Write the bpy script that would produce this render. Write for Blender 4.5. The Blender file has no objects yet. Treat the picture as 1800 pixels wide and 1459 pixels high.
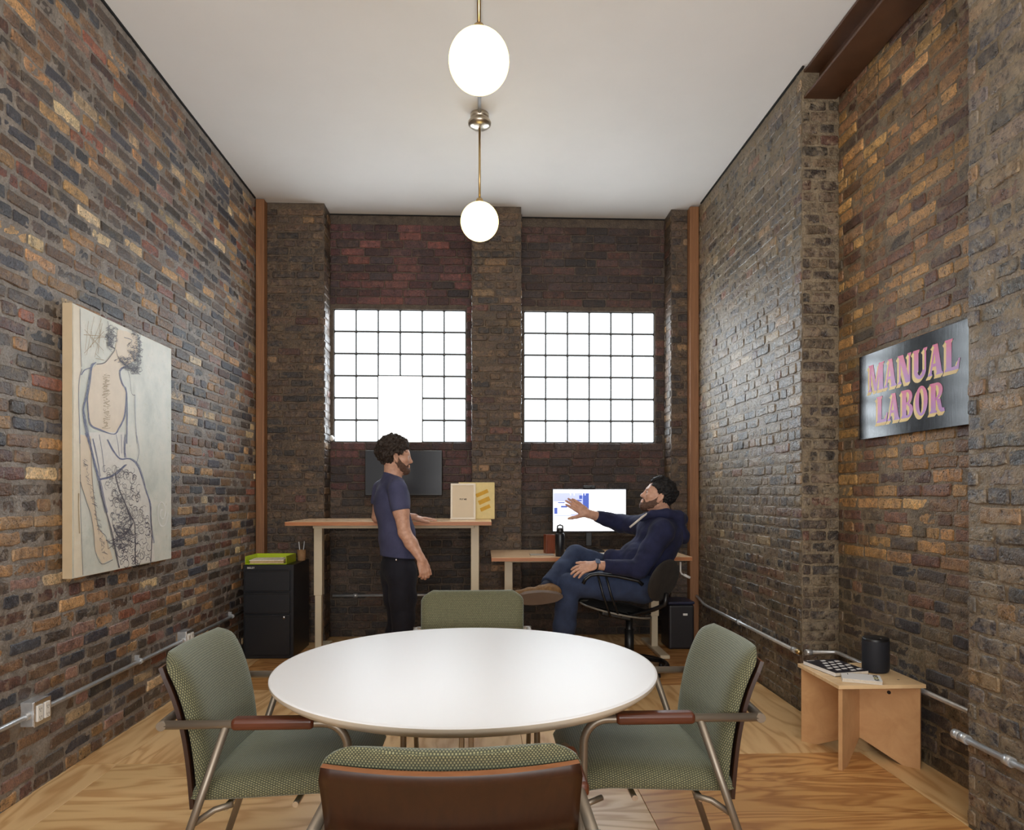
import bpy, bmesh, math, random
import numpy as np
from mathutils import Vector, Matrix, Euler

SC = bpy.context.scene
COL = SC.collection
R = math.radians

# ------------------------------------------------------------------ camera
CAM_H = 1.29; YAW = R(2.39); FPX = 1200.0; CXP = 900.0; HZ = 868.0
cs, sn = math.cos(YAW), math.sin(YAW)
cam = bpy.data.cameras.new('camera'); cam.sensor_width = 36; cam.lens = FPX/1800*36
cam.shift_y = (HZ-729.5)/1800; cam.clip_start = 0.05
co = bpy.data.objects.new('camera', cam); COL.objects.link(co)
co.location = (0, 0, CAM_H); co.rotation_euler = (R(90), 0, -YAW)
SC.camera = co

# ------------------------------------------------------------------ world, lights, exposure
W = bpy.data.worlds.new('world'); SC.world = W; W.use_nodes = True
W.node_tree.nodes['Background'].inputs[0].default_value = (0.96, 0.97, 1.0, 1)
W.node_tree.nodes['Background'].inputs[1].default_value = 0.6
SC.view_settings.view_transform = 'Standard'; SC.view_settings.look = 'None'
SC.view_settings.gamma = 1.0; SC.view_settings.use_curve_mapping = False
SC.view_settings.exposure = 0.28
SC.cycles.use_denoising = True
SC.cycles.max_bounces = 8; SC.cycles.diffuse_bounces = 5; SC.cycles.glossy_bounces = 4
SC.cycles.sample_clamp_indirect = 6
WIN_L = 13.0        # glass block brightness
GLOBE_L = 2.6     # pendant globe brightness
def area_lamp(name, loc, rot, sx, sy, power, colr):
    l = bpy.data.lights.new(name, 'AREA'); l.shape = 'RECTANGLE'; l.size = sx; l.size_y = sy
    l.energy = power; l.color = colr
    o = bpy.data.objects.new(name, l); COL.objects.link(o); o.location = loc; o.rotation_euler = rot
    return o
# added fill lamps behind the camera: weak frontal fill, and one brightening the ceiling
area_lamp('rear_fill', (0.0, -2.2, 3.3), (R(62), 0, 0), 3.2, 1.6, 30, (1.0, 0.99, 0.97))
area_lamp('ceiling_fill', (0.0, -1.9, 1.5), (R(180-30), 0, 0), 3.0, 1.6, 215, (1.0, 0.99, 0.965))

# ------------------------------------------------------------------ helpers
def tdir(u): 
    return (u-CXP)/FPX
def P(u, v, zc):
    """point seen at photograph pixel (u, v) at depth zc metres in front of the camera"""
    xc = tdir(u)*zc
    return Vector((xc*cs+zc*sn, -xc*sn+zc*cs, CAM_H-(v-HZ)/FPX*zc))
def proj(p):
    xc = p[0]*cs-p[1]*sn; zc = p[0]*sn+p[1]*cs
    return (CXP+FPX*xc/zc, HZ-FPX*(p[2]-CAM_H)/zc, zc)
def onX(u, v, X):
    """point at pixel (u, v) on the wall plane x = X"""
    zc = X/(tdir(u)*cs+sn)
    return P(u, v, zc)

def tag(o, label, cat, group=None, kind=None):
    o['label'] = label; o['category'] = cat
    if group: o['group'] = group
    if kind: o['kind'] = kind
    return o
def empty(name, loc=(0, 0, 0), rz=0.0):
    o = bpy.data.objects.new(name, None); COL.objects.link(o)
    o.location = loc; o.rotation_euler = (0, 0, rz); o.empty_display_size = 0.05
    return o
def link(name, me, parent=None):
    o = bpy.data.objects.new(name, me); COL.objects.link(o)
    if parent: o.parent = parent
    return o

class MB:
    """collects shapes in one bmesh; build() links them as ONE mesh object"""
    def __init__(s): s.bm = bmesh.new(); s.uv = None
    def _m(s, geom, m):
        for f in geom: f.material_index = m
    def box(s, c, size, bev=0.0, rot=None, m=0, seg=2):
        r = bmesh.ops.create_cube(s.bm, size=1.0)
        vs = r['verts']
        M = Matrix.Translation(Vector(c)) @ (rot.to_4x4() if rot is not None else Matrix.Identity(4)) @ Matrix.Diagonal((*size, 1))
        bmesh.ops.transform(s.bm, matrix=M, verts=vs)
        fs = set(f for v in vs for f in v.link_faces)
        s._m(fs, m)
        if bev > 0:
            es = list(set(e for v in vs for e in v.link_edges))
            r = bmesh.ops.bevel(s.bm, geom=es, offset=min(bev, min(size)*.45), segments=seg, affect='EDGES', profile=0.5)
            s._m(r['faces'], m)
        return s
    def tube(s, pts, r, seg=12, cap=True, m=0, smooth=True):
        pts = [Vector(p) for p in pts]; n = len(pts)
        rr = r if isinstance(r, (list, tuple)) else [r]*n
        rings = []; prev = None
        for i, p in enumerate(pts):
            t = (pts[min(i+1, n-1)]-pts[max(i-1, 0)]).normalized()
            if prev is None:
                a = Vector((0, 0, 1)) if abs(t.z) < .9 else Vector((1, 0, 0))
                nx = t.cross(a).normalized()
            else:
                nx = (prev-t*prev.dot(t)).normalized()
            prev = nx; ny = t.cross(nx)
            rings.append([s.bm.verts.new(p+(nx*math.cos(k/seg*math.tau)+ny*math.sin(k/seg*math.tau))*rr[i]) for k in range(seg)])
        for a, b in zip(rings, rings[1:]):
            for k in range(seg):
                f = s.bm.faces.new((a[k], a[(k+1) % seg], b[(k+1) % seg], b[k])); f.smooth = smooth; f.material_index = m
        if cap:
            f = s.bm.faces.new(rings[0][::-1]); f.material_index = m
            f = s.bm.faces.new(rings[-1]); f.material_index = m
        return s
    def lathe(s, prof, c=(0, 0, 0), seg=32, m=0, axis=None, smooth=True, sx=1, sy=1):
        M = axis or Matrix.Identity(3); c = Vector(c)
        rings = []
        for (r, z) in prof:
            if r < 1e-6: rings.append([s.bm.verts.new(c+M @ Vector((0, 0, z)))])
            else: rings.append([s.bm.verts.new(c+M @ Vector((r*sx*math.cos(k/seg*math.tau), r*sy*math.sin(k/seg*math.tau), z))) for k in range(seg)])
        for a, b in zip(rings, rings[1:]):
            for k in range(seg):
                k2 = (k+1) % seg
                if len(a) == 1 and len(b) == 1: continue
                if len(a) == 1: q = (a[0], b[k2], b[k])
                elif len(b) == 1: q = (a[k], a[k2], b[0])
                else: q = (a[k], a[k2], b[k2], b[k])
                f = s.bm.faces.new(q); f.smooth = smooth; f.material_index = m
        return s
    def prism(s, poly, o, U, V, N, d, m=0):
        """polygon in (U,V) at origin o, thickness d along N"""
        o, U, V, N = map(Vector, (o, U, V, N))
        a = [s.bm.verts.new(o+U*x+V*y) for x, y in poly]
        f = s.bm.faces.new(a[::-1] if d else a); f.material_index = m
        if d:
            b = [s.bm.verts.new(o+U*x+V*y+N*d) for x, y in poly]
            f = s.bm.faces.new(b); f.material_index = m
            n = len(a)
            for k in range(n):
                f = s.bm.faces.new((a[k], a[(k+1) % n], b[(k+1) % n], b[k])); f.material_index = m
        return s
    def ribbon(s, pts, w, N, m=0):
        N = Vector(N); pts = [Vector(p) for p in pts]; n = len(pts); L = []; Rr = []
        for i, p in enumerate(pts):
            t = (pts[min(i+1, n-1)]-pts[max(i-1, 0)])
            if t.length < 1e-7: t = Vector((0, 0, 1))
            sd = t.normalized().cross(N).normalized()*(w*.5)
            L.append(s.bm.verts.new(p-sd)); Rr.append(s.bm.verts.new(p+sd))
        for i in range(n-1):
            f = s.bm.faces.new((L[i], Rr[i], Rr[i+1], L[i+1])); f.material_index = m
        return s
    def build(s, name, mats, parent=None, recalc=True):
        if recalc: bmesh.ops.recalc_face_normals(s.bm, faces=s.bm.faces)
        me = bpy.data.meshes.new(name); s.bm.to_mesh(me); s.bm.free()
        for mm in (mats if isinstance(mats, (list, tuple)) else [mats]): me.materials.append(mm)
        return link(name, me, parent)

def arc(c, r, a0, a1, n, ux, uy):
    c, ux, uy = Vector(c), Vector(ux), Vector(uy)
    return [c+ux*(r*math.cos(a0+(a1-a0)*i/n))+uy*(r*math.sin(a0+(a1-a0)*i/n)) for i in range(n+1)]

def mesh_np(name, v, f, mats, parent=None, smooth=True, fmat=None):
    """mesh from numpy vertices and quads/triangles"""
    me = bpy.data.meshes.new(name)
    v = np.asarray(v, np.float32); f = np.asarray(f, np.int32)
    me.vertices.add(len(v)); me.vertices.foreach_set('co', v.ravel())
    k = f.shape[1]
    me.loops.add(f.size); me.loops.foreach_set('vertex_index', f.ravel())
    me.polygons.add(len(f)); me.polygons.foreach_set('loop_start', np.arange(len(f), dtype=np.int32)*k)
    try: me.polygons.foreach_set('loop_total', np.full(len(f), k, np.int32))
    except Exception: pass
    if fmat is not None: me.polygons.foreach_set('material_index', np.asarray(fmat, np.int32))
    me.update(calc_edges=True); me.validate()
    if smooth: me.polygons.foreach_set('use_smooth', np.ones(len(me.polygons), bool))
    for mm in (mats if isinstance(mats, (list, tuple)) else [mats]): me.materials.append(mm)
    return link(name, me, parent)

def text_obj(name, s, size, M, mt, parent=None, extrude=0.0004, space=1.0, bold=0.0):
    cu = bpy.data.curves.new(name, 'FONT'); cu.body = s; cu.size = size; cu.extrude = extrude
    cu.align_x = 'CENTER'; cu.align_y = 'CENTER'; cu.space_character = space; cu.offset = bold
    t = bpy.data.objects.new(name, cu); COL.objects.link(t)
    dg = bpy.context.evaluated_depsgraph_get(); dg.update()
    me = bpy.data.meshes.new_from_object(t.evaluated_get(dg))
    bpy.data.objects.remove(t); bpy.data.curves.remove(cu)
    me.materials.clear(); me.materials.append(mt); me.transform(M)
    return link(name, me, parent)

# ------------------------------------------------------------------ materials
def srgb(r, g, b):
    f = lambda c: (c/255/12.92) if c/255 <= .04045 else ((c/255+.055)/1.055)**2.4
    return (f(r), f(g), f(b), 1.0)
class NT:
    def __init__(s, name):
        s.m = bpy.data.materials.new(name); s.m.use_nodes = True
        s.t = s.m.node_tree; s.n = s.t.nodes; s.b = s.n['Principled BSDF']
    def new(s, ty, **kw):
        x = s.n.new(ty)
        for k, v in kw.items(): setattr(x, k, v)
        return x
    def set(s, node, **kw):
        for k, v in kw.items(): s.plug(v, node.inputs[k])
        return node
    def plug(s, v, sock):
        if isinstance(v, bpy.types.NodeSocket): s.t.links.new(v, sock)
        else: sock.default_value = v
    def math(s, op, a, b=None, c=None, clamp=False):
        x = s.new('ShaderNodeMath', operation=op, use_clamp=clamp)
        for i, v in enumerate((a, b, c)):
            if v is not None: s.plug(v, x.inputs[i])
        return x.outputs[0]
    def noise(s, vec, scale, detail=4, rough=.55, dist=0.0):
        x = s.new('ShaderNodeTexNoise')
        if vec is not None: s.t.links.new(vec, x.inputs['Vector'])
        x.inputs['Scale'].default_value = scale; x.inputs['Detail'].default_value = detail
        x.inputs['Roughness'].default_value = rough; x.inputs['Distortion'].default_value = dist
        return x.outputs[0]
    def vmul(s, vec, xyz):
        x = s.new('ShaderNodeVectorMath', operation='MULTIPLY'); s.t.links.new(vec, x.inputs[0]); x.inputs[1].default_value = xyz
        return x.outputs[0]
    def vadd(s, a, b):
        x = s.new('ShaderNodeVectorMath', operation='ADD'); s.plug(a, x.inputs[0]); s.plug(b, x.inputs[1])
        return x.outputs[0]
    def ramp(s, fac, stops):
        x = s.new('ShaderNodeValToRGB'); s.t.links.new(fac, x.inputs[0]); e = x.color_ramp.elements
        while len(e) < len(stops): e.new(.5)
        for el, (p, c) in zip(e, stops):
            el.position = p; el.color = c if len(c) == 4 else (*c, 1)
        return x.outputs[0]
    def mix(s, fac, a, b, blend='MIX'):
        x = s.new('ShaderNodeMix', data_type='RGBA', blend_type=blend)
        s.plug(fac, x.inputs[0]); s.plug(a, x.inputs[6]); s.plug(b, x.inputs[7])
        return x.outputs[2]
    def maprange(s, v, a, b, c, d):
        x = s.new('ShaderNodeMapRange'); s.plug(v, x.inputs[0])
        for i, k in enumerate((a, b, c, d)): x.inputs[i+1].default_value = k
        return x.outputs[0]
    def bump(s, h, strength=.3, dist=.002):
        x = s.new('ShaderNodeBump'); s.t.links.new(h, x.inputs['Height'])
        x.inputs['Strength'].default_value = strength; x.inputs['Distance'].default_value = dist
        s.t.links.new(x.outputs[0], s.b.inputs['Normal']); return x
    def pos(s): return s.new('ShaderNodeNewGeometry').outputs['Position']
    def obj(s): return s.new('ShaderNodeTexCoord').outputs['Object']
    def uv(s): return s.new('ShaderNodeTexCoord').outputs['UV']
    def orand(s): return s.new('ShaderNodeObjectInfo').outputs['Random']
    def base(s, c, rough=.5, metal=0.0, spec=.5, coat=0.0, sheen=0.0):
        s.plug(c, s.b.inputs['Base Color']); s.plug(rough, s.b.inputs['Roughness'])
        s.b.inputs['Metallic'].default_value = metal; s.b.inputs['Specular IOR Level'].default_value = spec
        s.b.inputs['Coat Weight'].default_value = coat; s.b.inputs['Sheen Weight'].default_value = sheen
        return s
def simple(name, c, rough=.5, metal=0.0, spec=.5, nz=None, var=.12, bump=0.0, bscale=200, coat=0.0, sheen=0.0):
    t = NT(name); col = srgb(*c)
    n = t.noise(t.obj(), nz or 12, 4)
    cc = t.mix(1.0, col, t.ramp(n, [(.25, (1-var,)*3), (.75, (1+var,)*3)]), 'MULTIPLY') if var else col
    t.base(cc, rough, metal, spec, coat, sheen)
    if bump: t.bump(t.noise(t.obj(), bscale, 3), bump, .001)
    return t.m
def emit(name, c, s):
    t = NT(name); t.base(c, .5); t.b.inputs['Emission Color'].default_value = c
    t.b.inputs['Emission Strength'].default_value = s
    return t.m
# ------------------------------------------------------------------ room materials
def brick_mat(name, individual, rough=.36, smear=.6, lo=.60, smc=(150, 136, 116)):
    t = NT(name); p = t.pos()
    if individual: c = t.new('ShaderNodeObjectInfo').outputs['Color']
    else: c = t.new('ShaderNodeAttribute', attribute_name='col').outputs['Color']
    n1 = t.noise(p, 26, 5, .65); n2 = t.noise(p, 120, 4, .6); n3 = t.noise(p, 7, 3)
    c = t.mix(1.0, c, t.ramp(n1, [(.25, (.36, .36, .38)), (.5, (1, 1, 1)), (.75, (1.75, 1.62, 1.42))]), 'MULTIPLY')
    c = t.mix(.8, c, t.ramp(n2, [(.3, (.45, .45, .45)), (.65, (1.3, 1.3, 1.3))]), 'MULTIPLY')
    pits = t.ramp(t.noise(p, 70, 2, .5), [(.30, (1, 1, 1)), (.36, (0, 0, 0))])
    c = t.mix(t.math('MULTIPLY', pits, .75), c, (.012, .010, .009, 1))
    sm = t.ramp(t.math('ADD', t.math('MULTIPLY', n1, .6), t.math('MULTIPLY', n3, .5)), [(lo, (0, 0, 0)), (lo+.12, (1, 1, 1))])
    c = t.mix(t.math('MULTIPLY', sm, smear), c, srgb(*smc))
    rg = t.maprange(n1, .3, .7, rough-.1, rough+.22)
    t.base(c, rg, 0, .5)
    h = t.math('ADD', t.math('MULTIPLY', n1, 1.0), t.math('MULTIPLY', n2, .5))
    h = t.math('SUBTRACT', h, t.math('MULTIPLY', pits, .5))
    t.bump(h, .9, .008)
    return t.m
def mortar_mat(name, c1, c2, rough=.42):
    t = NT(name); p = t.pos()
    n1 = t.noise(p, 14, 5, .65); n2 = t.noise(p, 90, 4, .6)
    c = t.ramp(n1, [(.3, srgb(*c1)), (.7, srgb(*c2))])
    c = t.mix(.7, c, t.ramp(n2, [(.3, (.55, .55, .55)), (.65, (1.2, 1.2, 1.2))]), 'MULTIPLY')
    t.base(c, rough, 0, .5); t.bump(t.math('ADD', n1, n2), .9, .008)
    return t.m
BR_I = brick_mat('brick_clay', True); BR_S = brick_mat('brick_clay_field', False)
BRR_I = brick_mat('brick_limed', True, .27, .7, .53, (142, 128, 106)); BRR_S = brick_mat('brick_limed_field', False, .27, .7, .53, (142, 128, 106))
BRP_I = brick_mat('brick_brown', True, .36, .45, .58, (132, 112, 84)); BRP_S = brick_mat('brick_brown_field', False, .36, .45, .58, (132, 112, 84))  # darker brown pilaster brick with tan smears
BRD_I = brick_mat('brick_infill', True, .5, .12); BRD_S = brick_mat('brick_infill_field', False, .5, .12)
MORT_L = mortar_mat('mortar_left', (112, 104, 96), (158, 148, 138))
MORT_R = mortar_mat('mortar_right', (98, 84, 66), (144, 128, 104))
MORT_P = mortar_mat('mortar_pilaster', (70, 56, 44), (108, 90, 70))
MORT_B = mortar_mat('mortar_back', (62, 48, 40), (98, 84, 68))
CEIL_M = simple('ceiling_paint', (226, 223, 219), .85, var=.02, spec=.25, nz=3, bump=.05, bscale=60)
GAP_M = simple('black_gap', (14, 13, 13), .8, var=0)
WOODP = NT('post_wood')
_p = WOODP.vmul(WOODP.obj(), (22, 22, 1.1)); _n = WOODP.noise(_p, 1.6, 5, .6, 1.2)
_k = WOODP.new('ShaderNodeTexVoronoi'); WOODP.t.links.new(WOODP.vmul(WOODP.obj(), (6, 6, 2.2)), _k.inputs['Vector']); _k.inputs['Scale'].default_value = 1.3
_c = WOODP.ramp(_n, [(.25, srgb(118, 78, 48)), (.55, srgb(140, 95, 60)), (.8, srgb(158, 114, 76))])
_c = WOODP.mix(WOODP.ramp(_k.outputs[0], [(.03, (1, 1, 1)), (.10, (0, 0, 0))]), _c, srgb(88, 44, 22))
WOODP.base(_c, .5); WOODP.bump(_n, .15, .001); WOODP = WOODP.m

def plywood_mat(name, along_x, light, dark, swirl=1.0, rough=.38):
    t = NT(name); o = t.obj()
    r = t.orand(); off = t.new('ShaderNodeCombineXYZ')
    t.plug(t.math('MULTIPLY', r, 37.0), off.inputs[0]); t.plug(t.math('MULTIPLY', r, 91.0), off.inputs[1])
    v = t.vadd(t.vmul(o, (1.0, 5.2, 1) if along_x else (5.2, 1.0, 1)), off.outputs[0])
    n = t.noise(v, 1.05, 3, .42, .8*swirl)
    fine = t.noise(t.vmul(v, (1.5, 22, 1) if along_x else (22, 1.5, 1)), 2.5, 3, .6)
    rings = t.math('ADD', t.math('MULTIPLY', t.math('SINE', t.math('MULTIPLY', n, 44.0)), .5), .5)
    rings = t.math('ADD', t.math('MULTIPLY', rings, .62), t.math('MULTIPLY', fine, .38))
    c = t.ramp(rings, [(.30, srgb(*light)), (.66, srgb(*[(a*2+b)//3 for a, b in zip(light, dark)])), (.92, srgb(*dark))])
    broad = t.noise(v, .5, 2)
    c = t.mix(1.0, c, t.ramp(broad, [(.3, (.86, .84, .80)), (.7, (1.1, 1.1, 1.1))]), 'MULTIPLY')
    kn = t.new('ShaderNodeTexVoronoi'); t.t.links.new(v, kn.inputs['Vector']); kn.inputs['Scale'].default_value = .9
    c = t.mix(t.ramp(kn.outputs[0], [(.025, (1, 1, 1)), (.055, (0, 0, 0))]), c, srgb(92, 52, 26))
    t.base(c, t.maprange(rings, 0, 1, rough-.05, rough+.08), 0, .5)
    t.bump(rings, .06, .001)
    return t.m
PLY_X = plywood_mat('plywood_dark_x', True, (206, 156, 96), (152, 98, 50), 1.35)
PLY_XL = plywood_mat('plywood_light_x', True, (224, 188, 134), (186, 138, 86), .5)
PLY_Y = plywood_mat('plywood_light_y', False, (226, 190, 138), (188, 140, 88), .5)
CHROME = simple('chrome', (205, 205, 208), .18, 1.0, var=.03)
STEEL = simple('galvanised_steel', (200, 203, 206), .3, .6, var=.1, nz=40)
WHITEP = simple('white_plastic', (232, 230, 224), .4, var=.02)
RUST = simple('painted_steel_beam', (82, 54, 36), .40, var=.18, nz=9)
BLACKP = simple('black_plastic', (20, 20, 22), .4, var=.05)

# ------------------------------------------------------------------ brick laying
rnd = random.Random(7)
def brick_variants(L, H, n, jag, seed):
    """unit-scale irregular brick fronts: outline ring at the bed, ring at the face edge, bulged face"""
    out = []; rg = random.Random(seed)
    for k in range(n):
        pts = []
        nx = 4 if L > .15 else 3
        x0, x1, y0, y1 = -L/2, L/2, -H/2, H/2; c = .007
        for i in range(nx+1): pts.append((x0+c+(L-2*c)*i/nx, y0))
        pts.append((x1, y0+c)); pts.append((x1, y1-c))
        for i in range(nx+1): pts.append((x1-c-(L-2*c)*i/nx, y1))
        pts.append((x0, y1-c)); pts.append((x0, y0+c))
        j = lambda s: rg.uniform(-s, s)
        o = [(x+j(jag), y+j(jag)) for x, y in pts]
        d = rg.uniform(.003, .0075)
        m = len(o); v = [(x*1.0, y*1.0, -.012) for x, y in o]
        v += [(x, y, d-.0045+j(.0015)) for x, y in o]
        v += [(x*(1-.005/L*2), y*(1-.0045/H*2), d+j(.001)) for x, y in o]
        f = []
        for a in range(2):
            for i in range(m):
                i2 = (i+1) % m
                f.append((a*m+i, a*m+i2, (a+1)*m+i2, (a+1)*m+i))
        v.append((j(.01), j(.004), d+.001+j(.001))); ci = len(v)-1
        for i in range(m): f.append((2*m+i, 2*m+(i+1) % m, ci))
        out.append((np.array(v, float), f))
    return out
VAR = {('s', 'rough'): brick_variants(.198, .056, 14, .0035, 1), ('h', 'rough'): brick_variants(.094, .056, 10, .0035, 2),
       ('s', 'fine'): brick_variants(.198, .058, 8, .0016, 3), ('h', 'fine'): brick_variants(.094, .058, 6, .0016, 4)}
VMESH = {}
for key, lst in VAR.items():
    for i, (v, f) in enumerate(lst):
        me = bpy.data.meshes.new('brick'); me.from_pydata([tuple(q) for q in v], [], f)
        me.polygons.foreach_set('use_smooth', np.zeros(len(me.polygons), bool))
        VMESH[key, i] = me
def shade(c, s): return (c[0]*s, c[1]*s, c[2]*s, 1)
def pick(pal):
    x = rnd.random()*sum(w for w, _ in pal)
    for w, c in pal:
        x -= w
        if x <= 0: break
    s = rnd.uniform(.72, 1.65); b = srgb(*c); l_ = .3*b[0]+.55*b[1]+.15*b[2]; b = [x*.86+l_*.14 for x in b]
    return (min(1, b[0]*s*rnd.uniform(.94, 1.06)), min(1, b[1]*s), min(1, b[2]*s*rnd.uniform(.92, 1.08)), 1)

def lay(o, U, N, length, z0, z1, pal, style='rough', holes=(), course=.0672, joint=.011, phase=0, hdr=6, mixh=.12, wob=.003):
    """list of bricks (matrix, key, colour, screen area) covering a wall panel"""
    o, U, N = Vector(o), Vector(U), Vector(N); V = Vector((0, 0, 1)); res = []
    nc = int((z1-z0)/course); h = course-joint
    for k in range(nc+1):
        zc = z0+course*(k+.5)
        if zc+h/2 > z1+.01: break
        header = ((k+phase) % hdr == 0)
        x = -rnd.choice([0, .05, .1, .15]) if not header else -rnd.choice([0, .05])
        while x < length:
            if header or rnd.random() < mixh: kind = 'h'; L = rnd.gauss(.094, .005)
            else: kind = 's'; L = rnd.gauss(.198, .007)
            a, b = max(x, .004), min(x+L, length-.004); x += L+joint
            if b-a < .028: continue
            for (h0, h1, g0, g1) in holes:
                if zc+h*.3 > g0 and zc-h*.3 < g1:
                    if a >= h0-.01 and b <= h1+.01: a = b = 0; break
                    if a < h0 < b: b = h0-.004 if h0-a > b-h1 else b
                    if a < h1 < b and a >= h0-.01: a = h1+.004
                    if b > h0 and a < h1 and b-a > .02:
                        if a < h0: b = h0-.004
                        else: a = h1+.004
            if b-a < .028: continue
            Lb = b-a; kd = 's' if Lb > .15 else 'h'
            n = len(VAR[kd, style]); i = rnd.randrange(n)
            nom = .198 if kd == 's' else .094
            u = (a+b)/2
            wv = wob*math.sin(u*1.7+k*.37)+rnd.uniform(-.0018, .0018)
            hs = (h/.056 if style == 'rough' else h/.058)*rnd.uniform(.93, 1.05)
            ang = rnd.uniform(-.012, .012)*(1 if style == 'rough' else .3)
            p = o+U*u+V*(zc+wv)+N*(rnd.uniform(-.003, .003) if style == 'rough' else rnd.uniform(-.001, .001))
            su = U*(math.cos(ang))+V*math.sin(ang); sv = V*math.cos(ang)-U*math.sin(ang)
            if rnd.random() < .5: su, sv = -su, -sv
            M = Matrix.Identity(4)
            for r_ in range(3):
                M[r_][0] = su[r_]*Lb/nom; M[r_][1] = sv[r_]*hs; M[r_][2] = N[r_]; M[r_][3] = p[r_]
            cc = pal(u, zc) if callable(pal) else pick(pal)
            ar = 0
            try:
                uu, vv, z = proj(p)
                if z > .3 and -20 < uu < 1820 and -20 < vv < 1479:
                    e1 = proj(p+U*Lb*.5); e2 = proj(p-U*Lb*.5)
                    ar = abs(e1[0]-e2[0])*(h*FPX/z)
            except ZeroDivisionError: pass
            res.append((M, (kd, style), i, cc, ar))
    return res
def place_bricks(parent, bricks, mi, ms, most=300):
    bricks.sort(key=lambda b: -b[4])
    for M, key, i, cc, ar in bricks[:most]:
        if ar < 60: break
        me = VMESH[key, i]
        if not me.materials: me.materials.append(mi)
        o = bpy.data.objects.new('brick', me); COL.objects.link(o)
        o.parent = parent; o.matrix_basis = M; o.color = cc
        if me.materials[0] != mi:
            o.material_slots[0].link = 'OBJECT'; o.material_slots[0].material = mi
    rest = [b for j, b in enumerate(bricks) if j >= most or b[4] < 60]
    if not rest: return
    vs, fq, ft, cols = [], [], [], []; off = 0
    for M, key, i, cc, ar in rest:
        v, f = VAR[key][i]; A = np.array(M)
        w = v @ A[:3, :3].T + A[:3, 3]
        vs.append(w); cols.append(np.tile(np.array(cc), (len(v), 1)))
        for q in f: (fq if len(q) == 4 else ft).append([x+off for x in q])
        off += len(v)
    v = np.vstack(vs); c = np.vstack(cols)
    me = bpy.data.meshes.new('brick_field')
    me.from_pydata(v.tolist(), [], fq+ft)
    at = me.color_attributes.new('col', 'FLOAT_COLOR', 'POINT'); at.data.foreach_set('color', c.astype(np.float32).ravel())
    me.materials.append(ms)
    o = link('brick_field', me, parent); o['kind'] = 'stuff'

def mortar(parent, o, U, N, length, H, mt, amp=.0052, step=.017):
    """uneven mortar bed that laps over the brick edges here and there"""
    o, U, N = np.array(o, float), np.array(U, float), np.array(N, float)
    nu, nz = max(2, int(length/step)), int(H/step)
    u, z = np.meshgrid(np.linspace(.002, length-.002, nu+1), np.linspace(0, H, nz+1), indexing='ij')
    p = o[None, None]+u[..., None]*U+z[..., None]*np.array([0, 0, 1.0])
    w = lambda s, k: (np.sin(u*s+1.3*np.sin(z*s*.83+k))+np.sin(z*s*1.17+k*2+1.2*np.sin(u*s*.71+z*s*.3)))*.5
    r_ = np.random.RandomState(int(length*1000) % 997).normal(0, 1, u.shape)
    h = .0005+amp*(.45*w(31, 1)+.35*w(77, 2)+.22*r_)+.0012
    h = np.where((u < .01) | (u > length-.01), np.minimum(h, .001), h)
    p = p+h[..., None]*N
    idx = np.arange((nu+1)*(nz+1)).reshape(nu+1, nz+1)
    f = np.stack([idx[:-1, :-1], idx[1:, :-1], idx[1:, 1:], idx[:-1, 1:]], -1).reshape(-1, 4)
    return mesh_np('mortar_bed', p.reshape(-1, 3), f, mt, parent)

PAL_L = [(10, (140, 104, 66)), (16, (104, 78, 58)), (18, (78, 66, 58)), (9, (62, 62, 70)), (4, (126, 74, 54)), (5, (128, 96, 84)), (3, (186, 160, 120)), (4, (88, 58, 50)), (8, (160, 122, 76))]
PAL_R = [(16, (108, 92, 72)), (18, (92, 80, 68)), (10, (78, 72, 68)), (2, (116, 80, 60)), (6, (136, 112, 80)), (1, (92, 60, 50))]
PAL_RC = [(16, (156, 116, 62)), (14, (128, 94, 58)), (9, (112, 76, 54)), (5, (96, 66, 52)), (6, (176, 134, 74)), (4, (92, 78, 62))]
PAL_LOW = [(16, (92, 80, 64)), (14, (80, 70, 62)), (6, (104, 76, 58)), (6, (70, 66, 66))]
PAL_PIL = [(16, (84, 64, 46)), (18, (70, 54, 42)), (9, (56, 46, 40)), (3, (116, 88, 58)), (2, (84, 52, 42))]
PAL_IN1 = [(16, (84, 48, 46)), (14, (70, 42, 42)), (8, (58, 42, 42)), (5, (98, 54, 48))]
PAL_IN2 = [(16, (70, 46, 40)), (14, (60, 44, 40)), (8, (50, 40, 38)), (3, (84, 50, 42))]
PAL_BLOW = [(16, (70, 56, 46)), (14, (58, 48, 42)), (8, (48, 42, 40)), (3, (82, 60, 46))]
XL, XR, XRC, YB, YP, CEIL = -1.95, 1.89, 2.115, 6.22, 6.00, 3.815
YC, YN = 3.98, 2.585     # corners of the recess in the right wall
H_IN = 3.812
def wallobj(name, boxes, mt, label, cat='wall'):
    b = MB()
    for (x0, x1, y0, y1, z0, z1) in boxes: b.box(((x0+x1)/2, (y0+y1)/2, (z0+z1)/2), (x1-x0, y1-y0, z1-z0))
    o = b.build(name, mt); return tag(o, label, cat, kind='structure')

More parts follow.
